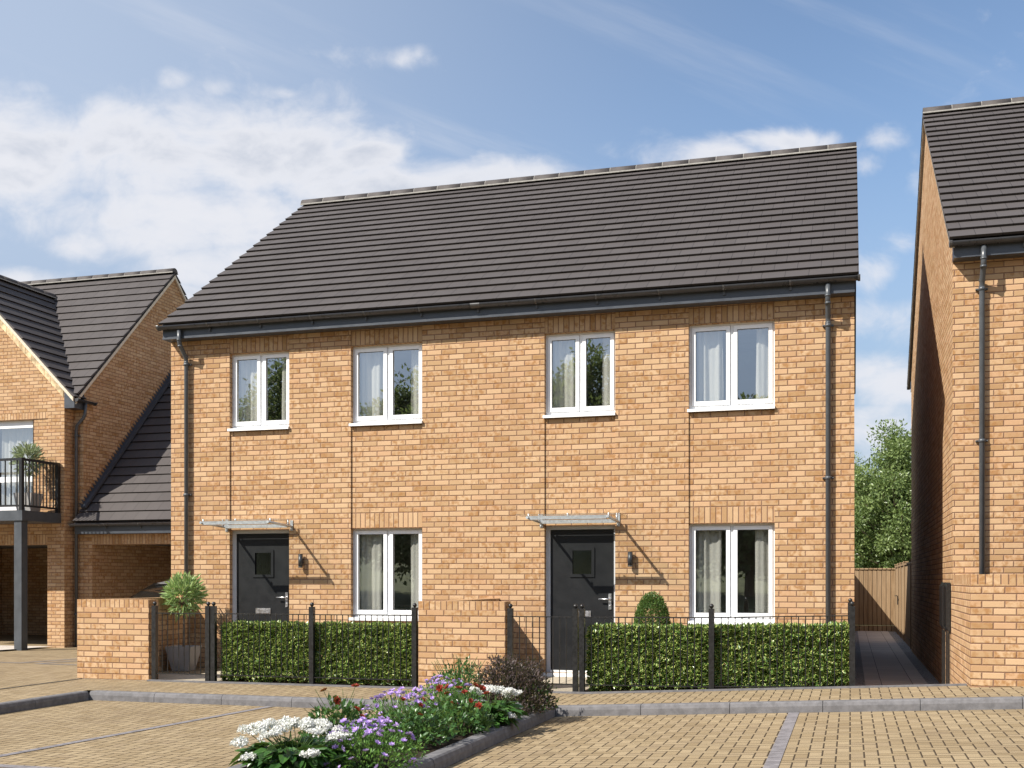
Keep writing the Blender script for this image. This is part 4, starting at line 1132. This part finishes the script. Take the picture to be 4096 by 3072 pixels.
def white_plant(x, y, rx, ry, h, k, label, L=.17):
    c = (x,y,BZ); t_ = thing('white_flowering_plant', c, label, 'flowering plant', 'plants in the flower bed')
    Lv = Leaves(); n = 260
    a = RNG.random(n)*6.283; q = RNG.random(n)**.6
    P = np.stack([x+np.cos(a)*rx*q*.72, y+np.sin(a)*ry*q*.72, BZ+h*(.25+.5*RNG.random(n)*(1-q*.4))],1)
    D = np.stack([np.cos(a),np.sin(a),RNG.uniform(-.8,.2,n)],1)+RNG.normal(size=(n,3))*.2
    LL = RNG.uniform(.8,1.25,n)*L; Lv.add(P, D, LL, LL*.5, T_LANCE, np.array([0,0,1.])+RNG.normal(size=(n,3))*.3); Lv.build('foliage', M['l_hosta'], t_)
    tips = dome_pts(c, rx*.95, ry*.95, h, k, .75, .02); stems(t_, c, tips); put_heads(t_, 'white', tips, .86, .25)
def purple_plant(x, y, rx, ry, h, k, label, n=1400):
    c = (x,y,BZ); t_ = thing('lilac_flowering_plant', c, label, 'flowering plant', 'plants in the flower bed')
    bush_leaves(t_, c, rx, ry, h*.93, n, .034, M['l_fresh'], .42, T_QUAD, .6)
    tips = dome_pts(c, rx, ry, h, k, .12, .03); stems(t_, c, tips, .002); put_heads(t_, 'purple', tips, 1.22, .45)
def rose_bush(x, y, rx, ry, h, reds, label, n=900):
    c = (x,y,BZ); t_ = thing('rose_bush', c, label, 'rose bush', 'plants in the flower bed')
    bush_leaves(t_, c, rx, ry, h*.9, n, .046, M['l_rose'], .72, T_LEAF, .5)
    tips = [(x+dx, y+dy, BZ+dz) for dx, dy, dz in reds]
    twigs = dome_pts(c, rx, ry, h, 26, .6, .05); stems(t_, c, tips+twigs, .003); put_heads(t_, 'red', tips, .85, .45)
white_plant(-3.76,-8.16, .42,.38,.35, 40, 'white flowered plant with broad dark leaves at the front end of the bed', .15)
purple_plant(-3.30,-7.86, .36,.44,.36, 99, 'lilac flowered plant at the front of the bed beside the kerb', 1900)
rose_bush(-3.96,-6.95, .30,.32,.44, [(-.12,-.05,.47),(.10,.08,.50),(.02,-.1,.40),(.2,-.12,.34),(.22,-.05,.27)], 'rose bush with dark red blooms above the front white flowers, leftmost of the three', 800)
purple_plant(-3.86,-6.05, .32,.40,.38, 60, 'lilac flowered plant half hidden behind the leftmost rose bush', 900)
rose_bush(-3.48,-6.65, .34,.42,.36, [(-.1,.1,.37),(.1,.0,.34),(.05,.2,.36),(.17,-.18,.28)], 'low rose bush behind the front lilac flowers with few dark red blooms', 1100)
rose_bush(-3.32,-5.85, .32,.36,.36, [(-.22,.1,.39),(-.16,.12,.40),(-.02,.05,.40),(.05,.0,.37),(.14,-.1,.31),(.22,-.12,.27),(-.02,-.1,.28),(.1,.15,.42),(.18,.1,.40),(-.1,-.05,.36),(.24,.05,.36)], 'rose bush with many dark red blooms next to the rear white flowers', 1000)
purple_plant(-3.78,-5.0, .38,.42,.41, 80, 'lilac flowered plant at the rear of the bed beside the green shrub', 1200)
white_plant(-3.22,-5.22, .28,.32,.34, 18, 'white flowered plant at the rear of the bed below the dark shrub', .15)
t_ = thing('bronze_shrub', (-3.28,-4.35,BZ), 'feathery bronze purple shrub at the rear of the flower bed', 'shrub', 'plants in the flower bed')
bush_leaves(t_, (-3.28,-4.35,BZ), .42,.38,.60, 5200, .034, M['l_dark'], .5, T_QUAD, 1.0)
Lv = Leaves(); s = MB()
for k in range(38):
    a = random.uniform(0,6.28); q = random.uniform(.2,1); b = Vector((-3.28+.1*math.cos(a),-4.35+.1*math.sin(a),BZ)); p = Vector((-3.28+.42*q*math.cos(a),-4.35+.36*q*math.sin(a),BZ+random.uniform(.46,.70)*(1-.25*q)))
    s.tube([b, b.lerp(p,.5)+Vector((0,0,.05)), p], [.004,.003,.0015], 4, caps=False)
    m_ = 34; u = RNG.random(m_)*.55+.45; PP = np.array(b)[None]+(np.array(p)-np.array(b))[None]*u[:,None]+RNG.normal(0,.012,(m_,3)); PP[:,2] += .05*np.sin(u*3.14)
    Lv.add(PP, np.array(p-b)[None]+RNG.normal(size=(m_,3))*.35, .026, .011, T_QUAD)
Lv.build('plume', M['l_dark'], t_); s.build('stem', M['twig'], t_, weld=False)
t_ = thing('green_shrub', (-3.85,-4.32,BZ), 'loose mid green shrub left of the bronze shrub in the flower bed', 'shrub', 'plants in the flower bed')
bush_leaves(t_, (-3.85,-4.32,BZ), .34,.34,.52, 1500, .036, M['l_rose'], .55, T_LEAF, .8); stems(t_, (-3.85,-4.32,BZ), dome_pts((-3.85,-4.32,BZ),.36,.36,.58,30,.6,.06))
t_ = thing('small_green_shrub', (-3.02+.0,-4.22,BZ), 'small round leaved green plant right of the bronze shrub, by the kerb corner', 'shrub', 'plants in the flower bed')
bush_leaves(t_, (-3.10,-4.22,BZ), .26,.24,.34, 420, .040, M['l_rose'], .7, T_LEAF, .8); stems(t_, (-3.10,-4.22,BZ), dome_pts((-3.10,-4.22,BZ),.28,.26,.40,20,.6,.06))

# ================================================================== ALLEY: FENCES, BOARDS, TREES
def board_fence(name, P0, P1, zb, h, label, posts, nrm):
    P0, P1 = Vector(P0), Vector(P1); d = (P1-P0); L = d.length; d.normalize(); nv = Vector(nrm)
    t_ = thing(name, (P0+P1)/2+Vector((0,0,zb)), label, 'fence', 'timber fences at the end of the alley')
    m = MB(); n = int(math.ceil(L/.125)); x = 0
    for i in range(n):
        a, b = P0+d*(i*.125), P0+d*(i*.125+.128); off = nv*(.006 if i % 2 else 0)
        P = [a, b, b+nv*.008, a+nv*.022]
        prof = [p+Vector((0,0,zb+.17))+nv*.0 for p in P]
        Z = Vector((0,0,h-.17-.04))
        for k in range(4):
            p, q = prof[k], prof[(k+1)%4]; m.poly([p,q,q+Z,p+Z], uv=[(i*.125+.001,0),(i*.125+.124,0),(i*.125+.124,h),(i*.125+.001,h)])
    m.build('board_panel', M['wood'], t_)
    g_ = MB(); g_.hexa([tuple(v+Vector((0,0,zz))) for zz in (zb-.05, zb+.165) for v in (P0, P1, P1+nv*.03, P0+nv*.03)]); g_.build('gravel_board', M['wood'], t_)
    c = MB(); c.hexa([tuple(v+Vector((0,0,zz))) for zz in (zb+h-.039, zb+h) for v in (P0-nv*.01, P1-nv*.01, P1+nv*.045, P0+nv*.045)]); c.build('capping_rail', M['wood'], t_)
    for s_ in posts:
        p = P0+d*s_; q = MB(); q.box((p.x-.05,p.y-.05,zb-.1),(p.x+.05,p.y+.05,zb+h+.03)); q.box((p.x-.06,p.y-.06,zb+h+.031),(p.x+.06,p.y+.06,zb+h+.06)); q.build('post', M['wood'], t_)
    return t_
FEY = 19.3
board_fence('wooden_fence', (-3.0,FEY,0), (1.24,FEY,0), -.20, 1.83, 'vertical board timber fence closing the far end of the alley', (), (0,-1,0))
board_fence('wooden_fence', (-.06,HB+.05,0), (-.06,FEY-.06,0), -.20, 1.82, 'timber side fence of the back garden behind the wide house', (2.5,5,7.5), (1,0,0))
sf = board_fence('wooden_fence', (1.28,FEY-.06,0), (1.28,RBY+.3,0), -.20, 1.88, 'timber side fence with square posts along the right of the alley', (.05,2.0,3.6,5.6,8.8), (-1,0,0))
lt = MB(); lt.box((1.21,17.0,.62),(1.235,17.05,.86)); lt.tube([(1.215,17.02,.86),(1.16,17.02,.86),(1.16,17.14,.86)], .012, 6); lt.build('latch', M['iron'], sf)
for k, (x, y, lab) in enumerate(((1.180,.80,'black slim utility cabinet on thin legs deeper in the alley, against the right gable'),(1.180,.10,'black slim utility cabinet on thin legs nearer the pavement, against the right gable'))):
    zb, zt = .645, 1.262; z0 = halley(x,y)
    t_ = thing('utility_cabinet', (x,y,z0), lab, 'cabinet', 'pair of black cabinets by the alley')
    b = MB(); hw = .026; ya_, yb_ = y-.20, y+.20
    P = [(x-hw,ya_,zb+.06),(x-hw+.03,ya_,zb),(x+hw,ya_,zb-.01),(x+hw,ya_,zt),(x-hw+.03,ya_,zt),(x-hw,ya_,zt-.05)]
    b.prism(P, (0,yb_-ya_,0)); bevel(b.build('box', M['iron'], t_), .004)
    for yy in (y-.16, y+.16):
        l = MB(); l.box((x+.0,yy-.012,z0-.05),(x+.022,yy+.012,zb-.011)); l.build('leg', M['iron'], t_)

def tree(x, y, z, h, cr, clumps, per, L, mat, label, group=None, trunk_h=1.6, seed=0, tall=1.0, tr=.16, tpl=T_QUAD, name='tree', low=.0):
    rg = np.random.default_rng(seed); rn = random.Random(seed)
    t_ = thing(name, (x,y,z), label, 'tree', group)
    s = MB(); top = Vector((x+rn.uniform(-.2,.2),y,z+h*.8))
    s.tube([(x,y,z-.2),(x+.05,y,z+trunk_h),(top.x,top.y,top.z)], [tr,tr*.72,tr*.15], 9)
    cc = np.array([x,y,z+trunk_h*.75+(h-trunk_h*.75)*.5]); rz = (h-trunk_h*.75)*.5
    Lv = Leaves()
    for k in range(clumps):
        d = unit(rg.normal(size=(1,3)))[0]; q = rg.random()**.4
        c = cc+d*np.array([cr,cr,rz])*q*(1+.10*max(-1.5,min(.6,rg.normal())))
        # narrower towards the top
        f_ = 1-.45*max(0,(c[2]-cc[2])/rz); c[0] = x+(c[0]-x)*f_; c[1] = y+(c[1]-y)*f_
        if rn.random() < .5:
            b = Vector((x,y,z+trunk_h*.8+(c[2]-z-trunk_h*.8)*.35 if c[2] > z+trunk_h else z+trunk_h*.8))
            s.tube([b, b.lerp(Vector(c),.5)+Vector((0,0,.1)), Vector(c)], [tr*.32,tr*.2,tr*.06], 5, caps=False)
        r = cr*rg.uniform(.13,.27); dd = unit(rg.normal(size=(per,3)))
        P = c+dd*(r*(.35+.75*rg.random(per)))[:,None]*np.array([1,1,.85])
        ll = rg.uniform(.7,1.3,per)*L
        Lv.add(P, dd+rg.normal(size=(per,3))*.6, ll, ll*.55, tpl, dd*.6+rg.normal(size=(per,3))*.5+np.array([0,0,.7]), np.clip(rg.normal(.45+.12*rg.normal(),.25,per),0,1))
    s.build('trunk', M['bark'], t_, weld=False); Lv.build('crown', mat, t_)
    return t_
tree(1.75,29.0,-.3, 7.0, 2.5, 230, 300, .11, M['l_tree'], 'tall sunlit green tree beyond the fence at the end of the alley', 'trees beyond the alley fence', 1.5, 4, tr=.22)
tree(-.9,33.0,-.3, 7.0, 2.6, 150, 260, .095, M['l_tree'], 'green tree mostly hidden behind the wide house, beyond the alley fence', 'trees beyond the alley fence', 1.3, 5, tr=.2)
tree(.4,37.0,-.3, 4.6, 2.9, 110, 120, .13, M['l_far'], 'low dark bushy tree behind the sunlit tree at the alley end', 'trees beyond the alley fence', .7, 6, tr=.2)
tree(4.6,38.0,-.3, 5.2, 2.9, 90, 110, .13, M['l_far'], 'low dark bushy tree behind the right edge of the alley fence', 'trees beyond the alley fence', .8, 9, tr=.2)
mb = MB(); ys = [-28,-40,-60,-90,-140]; zs = [-.45,.1,1.7,4.2,6.0]
for (y0_,z0_),(y1_,z1_) in zip(zip(ys,zs), list(zip(ys,zs))[1:]):
    for x0_ in range(-160,120,40): mb.poly([(x0_,y1_,z1_),(x0_+40,y1_,z1_),(x0_+40,y0_,z0_),(x0_,y0_,z0_)])
tag(mb.build('hill', M['ground']), kind='structure')
# trees across the street, seen only as reflections in the windows
for k, (x, y, h, cr) in enumerate(((-40,-42,12.5,5.0),(-31,-45,15,5.5),(-22,-41,12,5.0),(-13,-46,14.5,5.0),(-5,-44,10.5,4.5),(3.5,-47,9.5,4.5),(-49,-46,13,5.5),(12,-45,13,5))):
    tree(x, y, -.4, h, cr, 230, 210, .26, M['l_far'], 'dark green tree across the street reflected in the windows of the wide house', 'trees across the street', 2.4, 20+k, tr=.3)

# ================================================================== CAR IN THE CARPORT
car = thing('parked_car', (-12.95,4.7,-.14), 'silver car parked before the carport, only its windscreen and roof showing above the wall', 'car')
cx, y0, zg = -12.95, 2.6, -.14
def car_loft(sec):
    """sec: list of (y, half width bottom, half width top, z bottom, z top)"""
    m = MB(); rings = []
    for (y, wb, wt, zb, zt) in sec:
        r_ = []
        for (a, b) in ((-1,0),(-1,.55),(-.97,.8),(-.80,1),(.80,1),(.97,.8),(1,.55),(1,0)):
            wv = wb+(wt-wb)*b; r_.append(Vector((cx+a*wv, y, zg+zb+(zt-zb)*b)))
        rings.append(r_)
    for i in range(len(rings)-1):
        for k in range(8): m.poly([rings[i][k], rings[i][(k+1)%8], rings[i+1][(k+1)%8], rings[i+1][k]], uv=[(0,0)]*4, smooth=(k != 7))
    m.poly(rings[0], uv=[(0,0)]*8); m.poly(rings[-1][::-1], uv=[(0,0)]*8)
    return m
body = car_loft([(y0,.70,.60,.32,.60),(y0+.15,.84,.74,.22,.72),(y0+.6,.88,.80,.20,.84),(y0+1.2,.89,.82,.20,.93),(y0+3.4,.89,.82,.20,.95),(y0+3.95,.86,.78,.22,.90),(y0+4.15,.78,.70,.34,.72)]).build('body', M['carpaint'], car)
car_loft([(y0+1.05,.74,.70,.92,.945),(y0+1.55,.78,.66,.92,1.22),(y0+1.95,.79,.63,.92,1.37),(y0+2.9,.79,.62,.92,1.385),(y0+3.6,.78,.62,.93,1.20),(y0+3.95,.74,.66,.89,.93)]).build('windscreen', M['carglass'], car)
rfm = MB(); pr = [(y0+1.86,.57,1.352),(y0+2.1,.585,1.405),(y0+2.6,.59,1.425),(y0+3.05,.58,1.40),(y0+3.25,.57,1.345)]
for (ya_,wa,za_),(yb_,wb,zb_) in zip(pr, pr[1:]):
    for s0, s1 in ((-1,-.6),(-.6,.6),(.6,1)):
        dz = lambda s_: -.04 if abs(s_) == 1 else 0
        rfm.poly([(cx+s0*wa,ya_,zg+za_+dz(s0)),(cx+s1*wa,ya_,zg+za_+dz(s1)),(cx+s1*wb,yb_,zg+zb_+dz(s1)),(cx+s0*wb,yb_,zg+zb_+dz(s0))], smooth=True)
rfm.build('roof_panel', M['carpaint'], car)
for s_ in (-1,1):
    for yy in (y0+.85, y0+3.3):
        wl = MB(); wl.tube([(cx+s_*.70,yy,zg+.31),(cx+s_*.895,yy,zg+.31)], .31, 18); wo = wl.build('wheel', M['tyre'], car)
        rm_ = MB(); rm_.tube([(cx+s_*.896,yy,zg+.31),(cx+s_*.905,yy,zg+.31)], .19, 14); rm_.build('rim', M['chrome'], wo)
    hl = MB(); hl.ball((cx+s_*.60,y0+.13,zg+.64), .11, 10, 6, sc=(1.2,.5,.6)); hl.build('headlight', M['upvc'], car)
    mr_ = MB(); mr_.ball((cx+s_*.95,y0+1.45,zg+.98), .09, 8, 6, sc=(1.1,.6,.75)); mr_.build('wing_mirror', M['carpaint'], car)

# ================================================================== SKY, SUN, CAMERA
wd = bpy.data.worlds.new('World'); scene.world = wd; wd.use_nodes = True
nt = wd.node_tree; nt.nodes.clear()
class WT(NT):
    def __init__(s, tree): s.t = tree
T = WT(nt)
sky = nt.nodes.new('ShaderNodeTexSky'); sky.sky_type = 'NISHITA'; sky.sun_disc = False
el = math.asin(SUN.z); sky.sun_elevation = el; sky.sun_rotation = math.atan2(SUN.x, SUN.y)
sky.altitude = 50; sky.air_density = 1.0; sky.dust_density = .6; sky.ozone_density = 2.2
tc = nt.nodes.new('ShaderNodeTexCoord').outputs['Generated']
dx, dy, dz = T.sep(tc)
F = (-math.sin(PSI), math.cos(PSI)); Rv = (math.cos(PSI), math.sin(PSI))
fwd = T.math('MAXIMUM', T.math('ABSOLUTE', T.math('ADD', T.math('MULTIPLY', dx, F[0]), T.math('MULTIPLY', dy, F[1]))), .08)
rgt = T.math('ADD', T.math('MULTIPLY', dx, Rv[0]), T.math('MULTIPLY', dy, Rv[1]))
A_ = T.math('DIVIDE', rgt, fwd); B_ = T.math('DIVIDE', dz, fwd)
behind = T.math('LESS_THAN', T.math('ADD', T.math('MULTIPLY', dx, F[0]), T.math('MULTIPLY', dy, F[1])), 0.0)
pv = T.comb(T.math('ADD', A_, T.math('MULTIPLY', behind, 7.3)), T.math('MULTIPLY', B_, 1.45), 0.0)
def n2d(vec, scale, detail, rough, out='Fac'):
    nd = nt.nodes.new('ShaderNodeTexNoise'); nd.noise_dimensions = '2D'; T.set(nd.inputs['Vector'], vec)
    nd.inputs['Scale'].default_value = scale; nd.inputs['Detail'].default_value = detail; nd.inputs['Roughness'].default_value = rough
    return nd.outputs[out]
wv = nt.nodes.new('ShaderNodeVectorMath'); wv.operation = 'MULTIPLY_ADD'
T.set(wv.inputs[0], n2d(pv, 7.0, 2, .5, 'Color')); wv.inputs[1].default_value = (.07,.07,0); T.set(wv.inputs[2], pv)
pw = wv.outputs[0]
n1 = n2d(pw, 5.0, 7, .58); n2 = n2d(pw, 21, 5, .62)
n3 = n2d(T.comb(T.math('ADD', A_, 3.1), T.math('MULTIPLY', B_, 1.8)), 6.5, 5, .6)
def billow(sc, dt): return T.math('ABSOLUTE', T.math('MULTIPLY_ADD', n2d(pw, sc, dt, .55), 4.0, -2.0))
bil = billow(11, 4)
wisp = n2d(T.comb(T.math('ADD', T.math('MULTIPLY', A_, 2.0), T.math('MULTIPLY', B_, 2.2)), T.math('ADD', T.math('MULTIPLY', B_, 9.0), T.math('MULTIPLY', A_, 3.2))), 1.6, 6, .6)
def ab(px, py): return ((px-1106)/2457.7, (1251.8-py)/2457.7)
def blob(px, py, rx, ry, k):
    a, b = ab(px, py)
    u = T.math('DIVIDE', T.math('SUBTRACT', A_, a), rx/2457.7); v = T.math('DIVIDE', T.math('SUBTRACT', B_, b), ry/2457.7)
    r2 = T.math('ADD', T.math('MULTIPLY', u, u), T.math('MULTIPLY', v, v))
    return T.math('MULTIPLY', T.math('EXPONENT', T.math('MULTIPLY', r2, -1.0)), k)
blobs = [(40,340,280,130,1.05),(300,340,300,135,1.05),(560,340,280,115,1.05),(770,330,120,60,.85),(230,235,85,50,.62),(480,260,150,40,.50),(420,470,520,110,.95),(820,420,330,80,.85),(1060,385,260,55,.80),(540,570,300,80,.85),(880,122,78,38,.74),(372,172,50,36,.46),
         (170,525,110,50,.85),(40,610,140,40,.75),(320,640,280,50,.7),(1540,345,200,48,.92),(1720,312,140,42,.92),(1905,300,55,42,.50),(1872,360,60,45,.52),(1985,400,60,70,.5),
         (1890,590,100,50,.45),(1960,520,80,40,.4),(1900,690,160,50,.52),(1900,830,200,60,.66),(1900,930,300,70,.66),(600,205,60,22,.4),(470,190,45,30,.42),(80,190,70,24,.40)]
dens = None
for b in blobs:
    x_ = blob(*b); dens = x_ if dens is None else T.math('MAXIMUM', dens, x_)
raw = T.math('ADD', dens, T.math('ADD', T.math('ADD', T.math('MULTIPLY', T.math('SUBTRACT', n1, .5), 1.15), T.math('MULTIPLY', T.math('SUBTRACT', n2, .5), .55)), T.math('MULTIPLY', T.math('SUBTRACT', bil, .40), .20)))
cl = T.ss(raw, .16, .84)
wz = T.math('MULTIPLY', T.ss(wisp, .47, .80), T.math('ADD', blob(1180,270,330,90,.55), T.math('ADD', blob(1700,60,600,160,.22), blob(200,80,600,120,.30))))
clm = T.math('MAXIMUM', T.math('MULTIPLY', cl, .94), wz, clamp=True)
shade = T.math('MULTIPLY', T.ss(T.math('ADD', n3, T.math('MULTIPLY', T.math('SUBTRACT', bil, .40), -.22)), .38, .62), T.ss(raw, .7, 1.15))
CLW, CLG = (4.25,4.3,4.55), (3.1,3.3,3.75)
cloudc = T.mix(shade, CLW, CLG)
skyc = T.mix(1.0, sky.outputs[0], (.90,.88,.86), 'MULTIPLY')
skyc = T.mix(T.ss(A_, -.48, .30, .66, 0), skyc, (2.95,3.4,4.15))
skyc = T.mix(T.ss(B_, .08, .42, .80, 0), skyc, (1.9,2.42,3.2))
final = T.mix(clm, skyc, cloudc)
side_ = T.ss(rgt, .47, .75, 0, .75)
final = T.mix(side_, final, (4.9,4.8,4.7))      # unseen white sky added off to the right, fills the shaded gable
# the unseen half of the sky behind the camera is brightened for extra fill
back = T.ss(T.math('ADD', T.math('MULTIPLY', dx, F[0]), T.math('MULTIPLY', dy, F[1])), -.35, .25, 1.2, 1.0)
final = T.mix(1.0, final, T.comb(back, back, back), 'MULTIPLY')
bg = nt.nodes.new('ShaderNodeBackground'); bg.inputs[1].default_value = .10
wd.cycles.sampling_method = 'MANUAL'; wd.cycles.sample_map_resolution = 256
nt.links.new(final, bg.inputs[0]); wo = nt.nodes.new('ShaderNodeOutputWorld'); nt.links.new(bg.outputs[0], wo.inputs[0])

sl_ = bpy.data.lights.new('sun', 'SUN'); sl_.energy = 4.2; sl_.angle = R(.5); sl_.color = (1,.95,.86)
so = bpy.data.objects.new('sun', sl_); COL.objects.link(so); so.rotation_euler = (-SUN).to_track_quat('-Z','Y').to_euler(); so.location = (-20,-20,30)

cd = bpy.data.cameras.new('camera'); cam = bpy.data.objects.new('camera', cd); COL.objects.link(cam)
cam.location = CAM; cam.rotation_euler = (R(90), 0, PSI)
cd.sensor_width = 36; cd.lens = 40; cd.shift_y = (2318-1536)/4096; cd.clip_end = 3000; cd.clip_start = .1
scene.camera = cam
scene.view_settings.view_transform = 'Standard'; scene.view_settings.look = 'None'; scene.view_settings.exposure = .98; scene.view_settings.gamma = 1
scene.view_settings.use_curve_mapping = False
scene.cycles.max_bounces = 8; scene.cycles.transparent_max_bounces = 16
scene.cycles.use_denoising = True
